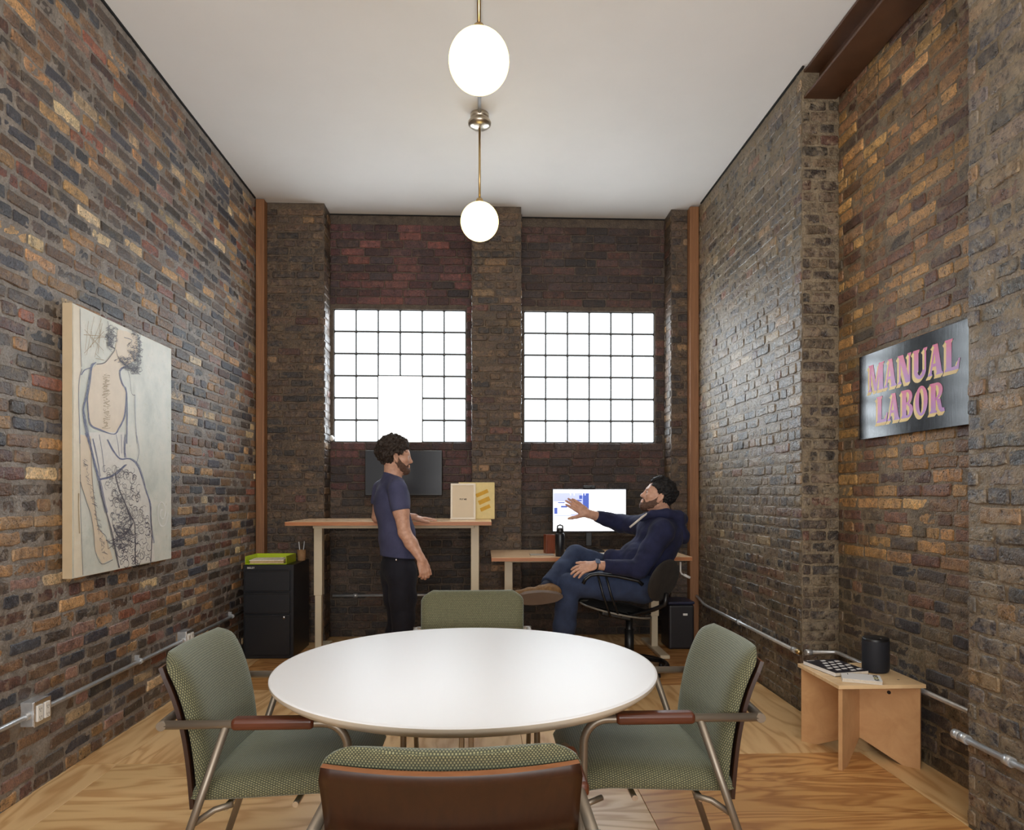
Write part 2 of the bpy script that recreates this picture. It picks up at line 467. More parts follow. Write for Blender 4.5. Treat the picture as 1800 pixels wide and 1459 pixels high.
wl = wallobj('wall_left', [(XL-.15, XL, -4, 6.5, -.05, 4.0)], MORT_L, 'left wall of rough multicoloured old brick with wide grey mortar joints')
place_bricks(wl, lay((XL, 0.15, 0), (0, 1, 0), (1, 0, 0), 5.78, 0.0, H_IN, PAL_L, wob=.006, joint=.0145), BR_I, BR_S)
mortar(wl, (XL, .15, 0), (0, 1, 0), (1, 0, 0), 5.78, 3.8, MORT_L, .0062)
wr = wallobj('wall_right', [(XR, XR+.4, YC, 6.5, -.05, 4.0)], MORT_R, 'right wall of grey brown brick between the corner post and the recess')
def pal_right(u, z):
    return pick(PAL_R if z > .9 else PAL_LOW)
bs = lay((XR, 6.02, 0), (0, -1, 0), (-1, 0, 0), 6.02-YC, 0, H_IN, pal_right, mixh=.25)
bs += lay((XR, YC, 0), (1, 0, 0), (0, -1, 0), XRC-XR, 0, 3.62, [(12, (92, 76, 58)), (12, (78, 64, 52)), (2, (94, 62, 48)), (4, (66, 56, 48))], phase=3)
place_bricks(wr, bs, BRR_I, BRR_S)
mortar(wr, (XR, 6.0, 0), (0, -1, 0), (-1, 0, 0), 6.0-YC, 3.8, MORT_R); mortar(wr, (XR, YC, 0), (1, 0, 0), (0, -1, 0), XRC-XR, 3.62, MORT_R)
wc = wallobj('wall_right_recess', [(XRC, XRC+.15, YN-.3, YC+.02, -.05, 4.0)], MORT_R, 'recessed panel of ochre yellow brick behind the painted sign')
def pal_rec(u, z): return pick(PAL_RC if z > .95 else PAL_LOW)
place_bricks(wc, lay((XRC, YC, 0), (0, -1, 0), (-1, 0, 0), YC-YN+.25, 0, 3.80, pal_rec, mixh=.1, course=.0668, phase=2), BR_I, BR_S)
mortar(wc, (XRC, YC, 0), (0, -1, 0), (-1, 0, 0), YC-YN+.25, 3.8, MORT_R)
wn = wallobj('wall_right_near', [(XR, XR+.4, -4, YN, -.05, 4.0)], MORT_R, 'weathered grey brick wall pier nearest the camera beside the sign')
bs = lay((XR, YN, 0), (0, -1, 0), (-1, 0, 0), YN-.3, 0, H_IN, lambda u, z: pick([(14, (102, 90, 76)), (14, (86, 78, 72)), (8, (76, 72, 72)), (5, (118, 92, 62)), (1, (112, 82, 64))]), course=.069)
bs += lay((XRC, YN, 0), (-1, 0, 0), (0, 1, 0), XRC-XR, 0, 3.6, PAL_R)
place_bricks(wn, bs, BRR_I, BRR_S)
mortar(wn, (XR, YN, 0), (0, -1, 0), (-1, 0, 0), YN-.3, 3.8, MORT_R)

# back wall: two bays with glass block windows between three pilasters
B1 = (-1.384, -.0995); B2 = (.3306, 1.666)
W1 = (-1.353, -.160); W2 = (.369, 1.574); WZ = (1.758, 2.962)
wb = wallobj('wall_back', [(XL, W1[0], YB, YB+.25, -.05, 4), (W1[1], W2[0], YB, YB+.25, -.05, 4), (W2[1], XRC, YB, YB+.25, -.05, 4),
     (W1[0], W1[1], YB, YB+.25, -.05, WZ[0]), (W1[0], W1[1], YB, YB+.25, WZ[1], 4), (W2[0], W2[1], YB, YB+.25, -.05, WZ[0]), (W2[0], W2[1], YB, YB+.25, WZ[1], 4)],
     MORT_B, 'back wall of dark red infill brick in two bays around the windows')
def pal_b1(u, z): return pick(PAL_IN1 if z > 1.33 else PAL_BLOW)
def pal_b2(u, z): return pick(PAL_IN2 if z > 1.33 else PAL_BLOW)
for (b, w, pf) in ((B1, W1, pal_b1), (B2, W2, pal_b2)):
    bs = lay((b[0], YB, 0), (1, 0, 0), (0, -1, 0), b[1]-b[0], 0, .95, PAL_BLOW, 'rough')
    bs += lay((b[0], YB, .955), (1, 0, 0), (0, -1, 0), b[1]-b[0], 0, 3.78-.955, lambda u, z, pf=pf: pf(u, z+.955), 'fine', holes=((w[0]-b[0]-.004, w[1]-b[0]+.004, WZ[0]-.955, WZ[1]-.955),), course=.073, joint=.007, hdr=99, mixh=.04, wob=.001)
    place_bricks(wb, bs, BRD_I, BRD_S, 150)
def pilaster(x0, x1, sides, label, ybrick):
    o = wallobj('pilaster', [(x0, x1, YP, YB+.02, -.05, 4)], MORT_B, label, 'pilaster')
    bs = lay((x0, YP, 0), (1, 0, 0), (0, -1, 0), x1-x0, 0, H_IN, PAL_PIL, phase=ybrick)
    if 'r' in sides: bs += lay((x1, YP, 0), (0, 1, 0), (1, 0, 0), YB-YP, 0, H_IN, PAL_PIL, phase=ybrick)
    if 'l' in sides: bs += lay((x0, YB, 0), (0, -1, 0), (-1, 0, 0), YB-YP, 0, H_IN, PAL_PIL, phase=ybrick)
    place_bricks(o, bs, BRP_I, BRP_S)
    mortar(o, (x0, YP, 0), (1, 0, 0), (0, -1, 0), x1-x0, 3.8, MORT_P)
pilaster(XL+.01, B1[0], 'r', 'brown brick pilaster left of the two glass block windows', 0)
pilaster(B1[1], B2[0], 'rl', 'brown brick pilaster between the two glass block windows', 2)
pilaster(B2[1], XR, 'l', 'narrow brown brick pilaster right of the two windows', 4)

# ceiling with a shadow gap, floor of plywood sheets
b = MB(); b.box((.08, 1.15, CEIL+.05), (4.3, 10.6, .1))
tag(b.build('ceiling', CEIL_M), 'flat pale grey plastered ceiling over the whole room', 'ceiling', kind='structure')
b = MB(); b.box((XL+.006, .95, CEIL-.004), (.012, 9.9, .012)); b.box((XR-.005, 4.9, CEIL-.004), (.012, 1.9, .012)); b.box((.0, YP+.218, CEIL-.004), (3.4, .012, .012))
tag(b.build('trim_1', GAP_M), 'thin black shadow gap where the ceiling meets the brick', 'trim', kind='structure')
b = MB(); b.box((.08, 1.1, -.035), (4.3, 10.4, .03))
fl = tag(b.build('floor', simple('subfloor', (120, 84, 50), .8)), 'floor of oiled pine plywood sheets with fine open seams', 'floor', kind='structure')
def sheet(x0, x1, y0, y1, mt):
    g = .0011; b = MB(); b.box((0, 0, 0), (x1-x0-2*g, y1-y0-2*g, .019), .0008, seg=1)
    o = b.build('plywood_sheet', mt, fl); o.location = ((x0+x1)/2, (y0+y1)/2, -.0095)
XS, XM = -1.745, .673
rows = [(-3.98, -2.76), (-2.76, -1.54), (-1.54, -.32), (-.32, .9), (.9, 2.12), (2.12, 3.335), (3.335, 4.555), (4.555, 5.775), (5.775, 6.22)]
for k, (a, c) in enumerate(rows):
    m1 = PLY_Y if k == 6 else PLY_XL; m2 = PLY_X if k < 6 else PLY_Y
    if k == 5: m1 = PLY_XL; m2 = PLY_X
    if k == 7: m1 = PLY_X; m2 = PLY_X
    split = XM if k != 6 else .2
    sheet(XS, split, a, c, m1); sheet(split, 1.879, a, c, m2)
    sheet(XL, XS, a, c, PLY_Y)
sheet(1.879, XRC, YN, 3.335, PLY_Y); sheet(1.879, XRC, 3.335, YC, PLY_Y)

# corner posts and steel beam
for (x0, x1, lab) in ((-1.94, -1.868, 'orange pine corner post behind the black filing cabinet'), (1.806, 1.884, 'orange pine corner post behind the seated man')):
    b = MB(); b.box(((x0+x1)/2, 5.945, CEIL/2-.004), (x1-x0, .09, CEIL-.012), .006)
    tag(b.build('timber_post', WOODP), lab, 'post', kind='structure')
b = MB()
for (zx, zz, w, h) in ((2.0, 3.645, .2, .014), (2.0, 3.80, .2, .014), (2.0, 3.72, .012, .15)):
    b.box((zx, 1.2, zz), (w, 5.58, h), .003)
tag(b.build('steel_beam', RUST), 'rust brown painted steel I beam along the top of the recess', 'beam', kind='structure')
b = MB(); b.box(((B1[0]+B1[1])/2, YB-.028, .918), (B1[1]-B1[0]-.01, .055, .03), .004); b.box(((B2[0]+B2[1])/2, YB-.028, .918), (B2[1]-B2[0]-.01, .055, .03), .004)
tag(b.build('trim_2', MORT_B), 'low stone ledge along the back wall behind the desks', 'ledge', kind='structure')

# ------------------------------------------------------------------ glass block windows
def glass_mat():
    t = NT('glass_block'); o = t.obj()
    sx = t.new('ShaderNodeSeparateXYZ'); t.t.links.new(o, sx.inputs[0])
    rib = t.math('ADD', t.math('MULTIPLY', t.math('SINE', t.math('MULTIPLY', sx.outputs[2], 620.0)), .5), .5)
    rib2 = t.math('ADD', t.math('MULTIPLY', t.math('SINE', t.math('MULTIPLY', sx.outputs[0], 620.0)), .5), .5)
    ax = t.math('ABSOLUTE', sx.outputs[0]); az = t.math('ABSOLUTE', sx.outputs[2])
    edge = t.math('MAXIMUM', ax, az)
    rim = t.ramp(t.math('MULTIPLY', edge, 10.0), [(.70, (1, 1, 1)), (.72, (.065, .065, .065)), (.80, (.07, .07, .07)), (.83, (.3, .3, .3)), (.9, (.06, .06, .06))])
    n = t.noise(t.pos(), 1.6, 3)
    s = t.math('MULTIPLY', t.maprange(rib, 0, 1, .66, 1.0), t.maprange(rib2, 0, 1, .9, 1.0))
    s = t.math('MULTIPLY', s, rim); s = t.math('MULTIPLY', s, t.maprange(n, .3, .7, .8, 1.15))
    s = t.math('MULTIPLY', s, WIN_L)
    t.base(srgb(225, 232, 235), .12, 0, .5)
    t.b.inputs['Emission Color'].default_value = (.84, .93, 1.0, 1); t.plug(s, t.b.inputs['Emission Strength'])
    t.bump(rib, .25, .002)
    return t.m
GLASS = glass_mat()
b = MB(); b.box((0, 0, 0), (.191, .078, .191), .012)
me_block = b.build('glass_block', GLASS).data
for o in list(COL.objects):
    if o.name == 'glass_block': bpy.data.objects.remove(o)
GROUT = simple('window_grout', (66, 64, 62), .7)
VENTM = NT('vent_panel'); VENTM.base(srgb(235, 235, 232), .3); VENTM.b.inputs['Emission Color'].default_value = (.97, .98, 1, 1)
VENTM.plug(VENTM.math('MULTIPLY', VENTM.maprange(VENTM.noise(VENTM.obj(), 22, 3), .3, .7, .070, .082), WIN_L), VENTM.b.inputs['Emission Strength']); VENTM = VENTM.m
def window(name, w, label, vent):
    b = MB(); n = 6; pw = (w[1]-w[0])/n; ph = (WZ[1]-WZ[0])/n; y = YB+.055
    for i in range(n+1):
        x = w[0]+pw*i; b.box((x, y+.002, (WZ[0]+WZ[1])/2), (.0095, .064, WZ[1]-WZ[0]))
    for j in range(n+1):
        z = WZ[0]+ph*j; b.box(((w[0]+w[1])/2, y, z), (w[1]-w[0], .064, .012))
    root = b.build(name, GROUT); tag(root, label, 'window', kind='structure')
    for i in range(n):
        for j in range(n):
            if vent and i in (2, 3) and j < 3: continue
            o = link('glass_block', me_block, root)
            o.location = (w[0]+pw*(i+.5), y, WZ[0]+ph*(j+.5)); o.scale = ((pw-.0085)/.191, .95, (ph-.011)/.191)
    if vent:
        b = MB(); b.box((w[0]+pw*3, y-.012, WZ[0]+ph*1.5), (pw*2-.004, .05, ph*3-.004), .004)
        b.build('vent_panel', VENTM, root)['label'] = 'plain white patch panel in place of six blocks'
window('window_1', W1, 'left glass block window with a plain white patch panel', True)
window('window_2', W2, 'right glass block window of thirty six square blocks', False)
# ------------------------------------------------------------------ pendants
BRASS = simple('brushed_brass', (196, 168, 118), .3, 1.0, var=.08, nz=60)
NICKEL = simple('brushed_nickel', (190, 180, 164), .3, 1.0, var=.05)
def globe_mat():
    t = NT('opal_glass_lit'); t.base(srgb(255, 246, 225), .25)
    t.b.inputs['Emission Color'].default_value = (1.0, .78, .285, 1); t.b.inputs['Emission Strength'].default_value = GLOBE_L
    return t.m
GLOBE = globe_mat()
def pendant(x, y, label, zc=3.10, r=.1265):
    root = empty('pendant_lamp', (x, y, CEIL)); tag(root, label, 'lamp', 'opal globe pendants in a row')
    d = zc-CEIL
    b = MB(); b.lathe([(0, 0), (.06, 0), (.062, -.004), (.062, -.03), (.055, -.035), (.07, -.045), (.077, -.058), (.075, -.072), (.06, -.085), (.03, -.093), (0, -.095)], seg=40)
    b.build('canopy', NICKEL, root)
    b = MB(); b.tube([(0, 0, -.09), (0, 0, d+r-.004)], .0075, 12); b.build('rod', BRASS, root)
    b = MB(); b.lathe([(0, r+.025), (.02, r+.025), (.026, r+.012), (.03, r-.01), (0, r-.01)], (0, 0, d), seg=24); b.build('collar', BRASS, root)
    b = MB(); n = 28
    b.lathe([(r*math.sin(math.pi*i/n), -r*math.cos(math.pi*i/n)) for i in range(n+1)], (0, 0, d), seg=48)
    b.build('globe', GLOBE, root)
    return root
pendant(-.026, 4.545, 'opal globe pendant lamp hanging further back near the windows')
pendant(-.019, 2.86, 'opal globe pendant lamp hanging nearer, over the round table')
for yy in (1.17, -.52): pendant(-.012, yy, 'opal globe pendant lamp hanging %s the camera' % ('just above' if yy > 0 else 'behind'))
b = MB(); b.tube([(-.026, 4.50, CEIL-.018), (-.015, -.6, CEIL-.018)], .011, 12)
for yy in (4.1, 3.2, 1.9): b.box((-.02, yy, CEIL-.014), (.05, .018, .028), .002)
tag(b.build('ceiling_conduit', STEEL), 'thin metal conduit running along the ceiling between the globe lamps', 'conduit')

# ------------------------------------------------------------------ wall conduits and outlet boxes
ZC = .355
b = MB(); XW = XL+.034
b.tube([(XW, 5.9, ZC), (XW, -1.0, ZC)], .0115, 14)
for yy in (5.3, 3.9, 2.2): b.tube([(XW, yy-.012, ZC), (XW, yy+.012, ZC)], .0155, 14); b.box((XL+.014, yy, ZC+.018), (.03, .016, .03), .002)
lc = tag(b.build('wall_conduit', STEEL), 'long shiny metal conduit along the foot of the left wall', 'conduit')
def outlet_box(y, label):
    root = empty('outlet_box', (XL, y, ZC)); tag(root, label, 'outlet', 'metal outlet boxes on the left wall conduit')
    b = MB(); b.box((.03, 0, .004), (.056, .108, .104), .004)
    b.tube([(.034, -.075, 0), (.034, .075, 0)], .0165, 12)
    b.build('box_body', STEEL, root)
    b = MB(); b.box((.0605, 0, .004), (.006, .112, .108), .003); b.build('cover_plate', CHROME, root)
    for s in (-1, 1):
        b = MB(); b.box((.0655, s*.0245, .004), (.007, .034, .068), .002)
        for z in (-.017, .017):
            for q in (-.006, .006): b.box((.0692, s*.0245+q, .004+z), (.0006, .002, .009), 0, m=1)
            b.tube([(.069, s*.0245, z-.006), (.0695, s*.0245, z-.006)], .0022, 8, m=1)
        b.build('receptacle', [WHITEP, BLACKP], root)
outlet_box(onX(70, 1250, XL+.05).y, 'metal outlet box with white sockets on left conduit, nearest the camera')
outlet_box(onX(331, 1122, XL+.05).y, 'metal outlet box with white sockets beside the left green chair back')
def conduit(name, pts, label, r=.0115, rings=()):
    b = MB(); b.tube(pts, r, 14)
    for p, d in rings: p = Vector(p); d = Vector(d); b.tube([p-d*.018, p+d*.018], r*1.5, 14)
    return tag(b.build(name, STEEL), label, 'conduit')
XW2 = XR-.032
conduit('wall_conduit', [(XW2, 5.88, .40), (XW2, 5.7, .36), (XW2, 5.6, ZC), (XW2, YC+.01, ZC)], 'metal conduit on the right wall ending at the corner of the recess', rings=[((XW2, YC+.03, ZC), (0, 1, 0)), ((XW2, 4.9, ZC), (0, 1, 0))])
b = MB(); b.lathe([(0, -.02), (.014, -.02), (.016, 0), (.014, .02), (0, .022)], (XW2+.004, YC-.012, ZC), 14, axis=Euler((R(90), 0, 0)).to_matrix())
tag(b.build('conduit_elbow', BRASS), 'small brass elbow at the end of the right wall conduit', 'fitting')
conduit('wall_conduit', [(XR+.01, YC-.03, ZC), (XRC-.05, YC-.03, ZC), (XRC-.034, YC-.045, ZC), (XRC-.032, YC-.07, ZC), (XRC-.032, YN+.01, ZC)], 'metal conduit turning round the recess behind the plywood stool', rings=[((XRC-.2, YC-.03, ZC), (1, 0, 0))])
conduit('wall_conduit', [(XR-.03, YN+.03, ZC-.012), (XR-.03, -1, ZC-.012)], 'shiny metal conduit on the near right brick pier', r=.0125, rings=[((XR-.03, YN-.02, ZC-.012), (0, 1, 0)), ((XR-.03, YN+.02, ZC-.012), (0, 1, 0)), ((XR-.03, YN-.24, ZC-.012), (0, 1, 0))])
conduit('wall_conduit', [(B1[0]+.03, YB-.03, .375), (B1[1]-.02, YB-.03, .375)], 'metal conduit on the back wall under the standing desk', rings=[((-1.15, YB-.03, .375), (1, 0, 0))])
conduit('wall_conduit', [(B2[0]+.03, YB-.03, .375), (B2[1]-.02, YB-.03, .375)], 'metal conduit on the back wall under the lower desk')

# ------------------------------------------------------------------ round table
TBL = (-.056, 2.25)
LAM = NT('white_laminate'); LAM.base(srgb(238, 241, 246), .42, 0, .5); LAM = LAM.m
EDGE = simple('table_edge', (196, 186, 170), .45, var=.03)
MET = simple('satin_metal', (150, 140, 128), .32, 1.0, var=.05, nz=30)
tr = empty('round_table', (*TBL, 0)); tag(tr, 'round white laminate table in the middle of four green chairs', 'table')
b = MB(); b.lathe([(0, .73), (.606, .73), (.6125, .7292), (.6145, .7265)], seg=160); b.build('table_top', LAM, tr)
b = MB(); b.lathe([(.6145, .7265), (.6145, .719), (.612, .714), (.592, .698), (.585, .697), (0, .697)], seg=160); b.build('edge_band', EDGE, tr)
for s in (-1, 1):
    b = MB(); b.box((s*.0155, 0, .36), (.017, .05, .67), .003); b.build('column', MET, tr)
for k in range(4):
    a = k*math.pi/2+R(45); d = Vector((math.cos(a), math.sin(a), 0))
    b = MB(); b.tube([d*.02+Vector((0, 0, .045)), d*.3+Vector((0, 0, .03)), d*.42+Vector((0, 0, .015))], [.018, .016, .012], 12); b.build('foot', MET, tr)
b = MB(); b.box((0, 0, .691), (.42, .42, .012), .003); b.build('mounting_plate', MET, tr)

# ------------------------------------------------------------------ green armchairs
def fabric_mat():
    t = NT('woven_green_fabric'); u = t.uv()
    sx = t.new('ShaderNodeSeparateXYZ'); t.t.links.new(u, sx.inputs[0])
    a = t.math('MULTIPLY', sx.outputs[0], 1/.0066); c = t.math('MULTIPLY', sx.outputs[1], 1/.0074)
    row = t.math('FLOOR', c)
    a2 = t.math('ADD', a, t.math('MULTIPLY', t.math('MODULO', row, 2.0), .5))
    fx = t.math('ABSOLUTE', t.math('SUBTRACT', t.math('FRACT', a2), .5)); fy = t.math('ABSOLUTE', t.math('SUBTRACT', t.math('FRACT', c), .5))
    dash = t.math('MULTIPLY', t.math('LESS_THAN', fx, .24), t.math('LESS_THAN', fy, .36))
    soft = t.math('MULTIPLY', t.maprange(fx, .12, .34, 1, 0), t.maprange(fy, .22, .46, 1, 0), clamp=True)
    n = t.noise(t.obj(), 160, 2)
    col = t.mix(soft, srgb(68, 70, 54), srgb(142, 139, 104))
    col = t.mix(1.0, col, t.ramp(n, [(.3, (.8, .8, .8)), (.7, (1.15, 1.15, 1.15))]), 'MULTIPLY')
    t.base(col, .75, 0, .35, sheen=.35)
    t.b.inputs['Sheen Tint'].default_value = (.82, .95, .88, 1); t.b.inputs['Sheen Roughness'].default_value = .4
    t.bump(soft, .5, .0015)
    return t.m
FAB = fabric_mat()
def wood(name, c1, c2, rough=.35, ax=(1, 12, 12)):
    t = NT(name); v = t.vmul(t.obj(), ax)
    n = t.noise(v, 3.5, 5, .6, .8)
    t.base(t.ramp(n, [(.28, srgb(*c1)), (.75, srgb(*c2))]), rough, 0, .5); t.bump(n, .08, .001)
    return t.m
SHELL = wood('cherry_shell', (40, 18, 7), (54, 27, 12), .42, (12, 12, 1.2))
SHELLE = wood('cherry_shell_edge', (112, 68, 40), (138, 90, 56), .4, (3, 3, 40))
PAD = wood('cherry_armrest', (74, 36, 22), (98, 52, 32), .34, (1.5, 14, 14))
TUBE = simple('satin_bronze_tube', (140, 130, 117), .42, .7, var=.04)
def backcurve(u, v):
    """centre surface of the back: u -1..1 across, v 0..1 upwards (chair faces +x)"""
    z = .385+v*.42
    x = -.188-.03*v-.066*max(0, v)**3.2
    hw = .238+.010*v-.026*max(0, (v-.92)/.08)**2
    x -= (.014+.014*v)*(1-u*u); z -= .008*(1-u*u)*max(0, v)**3
    return Vector((x, u*hw, z))
def pad_mesh(f, nfun, nu, nv, T, back, eu=5, ev=5, uvs=(.5, .42)):
    """upholstered cushion over surface f(u,v): rounded rim thickness"""
    v, uvl, faces = [], [], []
    idx = {}; pos = {}
    for side in (1, 0):
        for j in range(nv+1):
            for i in range(nu+1):
                uu = -math.cos(math.pi*i/nu); vv = (1-math.cos(math.pi*j/nv))/2
                prof = max(0, (1-abs(uu)**eu))**.45*max(0, (1-abs(2*vv-1)**ev))**.45
                p = f(uu, vv)+nfun(uu, vv)*((T*prof) if side else (-back*prof))
                idx[side, i, j] = len(v); v.append(tuple(p)); pos[side, i, j] = p
        U_, V_ = {}, {}
        for j in range(nv+1):
            U_[nu//2, j] = 0
            for i in range(nu//2, nu): U_[i+1, j] = U_[i, j]+(pos[side, i+1, j]-pos[side, i, j]).length
            for i in range(nu//2, 0, -1): U_[i-1, j] = U_[i, j]-(pos[side, i-1, j]-pos[side, i, j]).length
        for i in range(nu+1):
            V_[i, nv//2] = 0
            for j in range(nv//2, nv): V_[i, j+1] = V_[i, j]+(pos[side, i, j+1]-pos[side, i, j]).length
            for j in range(nv//2, 0, -1): V_[i, j-1] = V_[i, j]-(pos[side, i, j-1]-pos[side, i, j]).length
        for j in range(nv+1):
            for i in range(nu+1): uvl.append((U_[i, j]+1, V_[i, j]+1))
    for side in (1, 0):
        for j in range(nv):
            for i in range(nu):
                q = (idx[side, i, j], idx[side, i+1, j], idx[side, i+1, j+1], idx[side, i, j+1])
                faces.append(q if side else q[::-1])
    me = bpy.data.meshes.new('pad'); me.from_pydata(v, [], faces)
    ul = me.uv_layers.new(name='UVMap')
    for l in me.loops: ul.data[l.index].uv = uvl[l.vertex_index]
    bm = bmesh.new(); bm.from_mesh(me); bmesh.ops.remove_doubles(bm, verts=bm.verts, dist=1e-5); bmesh.ops.recalc_face_normals(bm, faces=bm.faces)
    for f_ in bm.faces: f_.smooth = True
    bm.to_mesh(me); bm.free()
    return me
def nrm(f, u, v):
    e = .01; a = f(min(1, u+e), v)-f(max(-1, u-e), v); b = f(u, min(1, v+e))-f(u, max(0, v-e))
    return a.cross(b).normalized()
def bnorm(u, v):
    n = nrm(backcurve, u, v); return n if n.x > 0 else -n
def padcurve(u, v): 
    p = backcurve(u, .04+v*1.0); return p+Vector((.010, 0, 0))
def seatcurve(u, v):
    x = -.205+v*.50; z = .408+.028*v-.030*max(0, (v-.72)/.28)**2
    return Vector((x, u*(.238+.014*v), z))
def make_chair(label):
    root = empty('armchair', (0, 0, 0)); tag(root, label, 'chair', 'green upholstered armchairs round the white table')
    me = pad_mesh(seatcurve, lambda u, v: Vector((0, 0, 1)), 30, 28, .058, .022, 8, 7, (.5, .5)); me.materials.append(FAB)
    o = link('seat', me, root)
    me = pad_mesh(padcurve, bnorm, 32, 28, .046, .003, 7, 6, (.5, .42)); me.materials.append(FAB)
    o = link('backrest', me, root)
    # plywood shell behind the pad
    b = MB(); nu, nv = 24, 14; g = {}
    for s in (0, 1):
        for j in range(nv+1):
            for i in range(nu+1):
                u = -1+2*i/nu; v = j/nv*.985-.02; p = backcurve(u*.992, v)+bnorm(u, max(0, v))*(-.003-.011*s)
                g[s, i, j] = b.bm.verts.new(p)
    for s in (0, 1):
        for j in range(nv):
            for i in range(nu):
                f = b.bm.faces.new((g[s, i, j], g[s, i+1, j], g[s, i+1, j+1], g[s, i, j+1])); f.smooth = True
    for i in range(nu):
        for j in (0, nv): b.bm.faces.new((g[0, i, j], g[0, i+1, j], g[1, i+1, j], g[1, i, j])).material_index = 1
    for j in range(nv):
        for i in (0, nu): b.bm.faces.new((g[0, i, j], g[0, i, j+1], g[1, i, j+1], g[1, i, j]))
    b.build('back_shell', [SHELL, SHELLE], root)
    for s in (-1, 1):
        y = s*.272
        path = [(.268, y, .0), (.262, y, .3)]+[tuple(p) for p in arc((.188, y, .563), .07, 0, math.pi/2, 8, (1, 0, 0), (0, 0, 1))]+[(.1, y, .633), (-.268, y, .633)]
        b = MB(); b.tube(path, .0125, 14); b.build('arm_tube', TUBE, root)
        b = MB(); b.tube([(-.085, y, .628), (-.195, y, .31), (-.300, y, .0)], .0115, 14); b.build('rear_leg', TUBE, root)
        b = MB(); b.box((.049, y, .636), (.232, .044, .034), .012, seg=4); b.build('armrest', PAD, root)
        b = MB(); b.tube([(.255, y, .385), (.2, y*.88, .39)], .009, 10); b.build('seat_rail', TUBE, root)
        b = MB(); b.tube([(-.183, y*.98, .345), (-.13, y*.88, .375), (-.08, y*.86, .388)], .009, 10); b.build('seat_rail', TUBE, root)
        for x in (.268, -.300):
            b = MB(); b.lathe([(0, 0), (.015, 0), (.015, .012), (.0125, .016), (0, .016)], (x, y, 0), 14); b.build('glide', BLACKP, root)
    b = MB(); b.tube([(-.262-.012*(1-q*q), .285*q, .633) for q in [k/10-1 for k in range(21)]], .0135, 16); b.build('cross_tube', TUBE, root)
    b = MB()
    for y in (-.1, .1): b.tube([(.16, y, .385), (-.14, y, .38), (-.195, y, .40)], .010, 10)
    b.tube([(.1, -.236, .384), (.1, .236, .384)], .009, 10); b.tube([(-.1, -.236, .378), (-.1, .236, .378)], .009, 10)
    b.build('under_frame', CHROME, root)
    return root
def copy_tree(o, parent=None):
    c = o.copy(); COL.objects.link(c)
    if parent: c.parent = parent
    for ch in list(o.children): copy_tree(ch, c)
    return c
ch0 = make_chair('green armchair seen from behind, nearest the camera with brown wooden back')
ch0.location = (-.060, 1.560, 0); ch0.rotation_euler.z = R(90)
for (x, y, rz, lab) in ((.55, 2.25, 180, 'green armchair at the right side of the white table'),
                        (-.648, 2.25, 0, 'green armchair at the left side of the white table'),
                        (-.053, 3.05, -90, 'green armchair at the far side of the white table facing the camera')):
    c = copy_tree(ch0); c.location = (x, y, 0); c.rotation_euler.z = R(rz); c['label'] = lab

# ------------------------------------------------------------------ desks
DWOOD = wood('fir_desk_top', (204, 164, 124), (230, 198, 160), .26, (1.2, 10, 10))
DEDGE = wood('fir_desk_edge', (160, 96, 54), (192, 126, 78), .45, (1.5, 14, 30))
CREAM = simple('cream_powder_coat', (214, 200, 172), .45, var=.03)
def desk(name, x0, x1, y0, y1, z, legx, label, low, crank=None):
    root = empty(name, ((x0+x1)/2, (y0+y1)/2, 0)); tag(root, label, 'desk'); ox, oy = root.location.x, root.location.y
    b = MB(); b.box((0, 0, z-.015), (x1-x0, y1-y0, .03), .002, seg=1)
    for f in b.bm.faces: f.material_index = 0 if abs(f.normal.z) > .5 else 1
    b.build('desk_top', [DWOOD, DEDGE], root)
    b = MB(); b.box((0, -.06, z-.048), (legx[1]-legx[0]+.02, .04, .034), .003); b.box((0, .1, z-.048), (legx[1]-legx[0]+.02, .04, .034), .003)
    b.build('top_frame', CREAM, root)
    for lx in legx:
        b = MB(); b.box((lx-ox, .02, (z-.032+low)/2), (.066, .075, z-.032-low), .004); b.build('leg', CREAM, root)
        b = MB(); b.box((lx-ox, .02, (low+.03)/2+.01), (.052, .06, low+.02), .004); b.build('leg_inner', CREAM, root)
        b = MB(); b.box((lx-ox, 0, .016), (.075, y1-y0-.06, .028), .005); b.build('foot', CREAM, root)
    if crank:
        cx, cy, cz = crank; b = MB()
        b.tube([(cx-ox, cy-oy, z-.045), (cx-ox, cy-oy, cz+.05), (cx-ox+.01, cy-oy, cz+.03), (cx-ox+.035, cy-oy, cz+.02)], .007, 10)
        b.tube([(cx-ox+.025, cy-oy, cz+.025), (cx-ox+.075, cy-oy, cz)], .011, 10)
        b.build('crank_handle', WHITEP, root)
    return root
DZ1 = 1.078; DZ2 = .80
desk('standing_desk', -1.498, .062, 5.215, 5.955, DZ1, (-1.335, -.07), 'tall standing desk of pale wood behind the standing man', .47, None)
desk('office_desk', .06, 1.62, 5.235, 5.965, DZ2, (.205, 1.415), 'lower pale wood desk carrying the lit monitor', .28, (1.545, 5.30, .63))

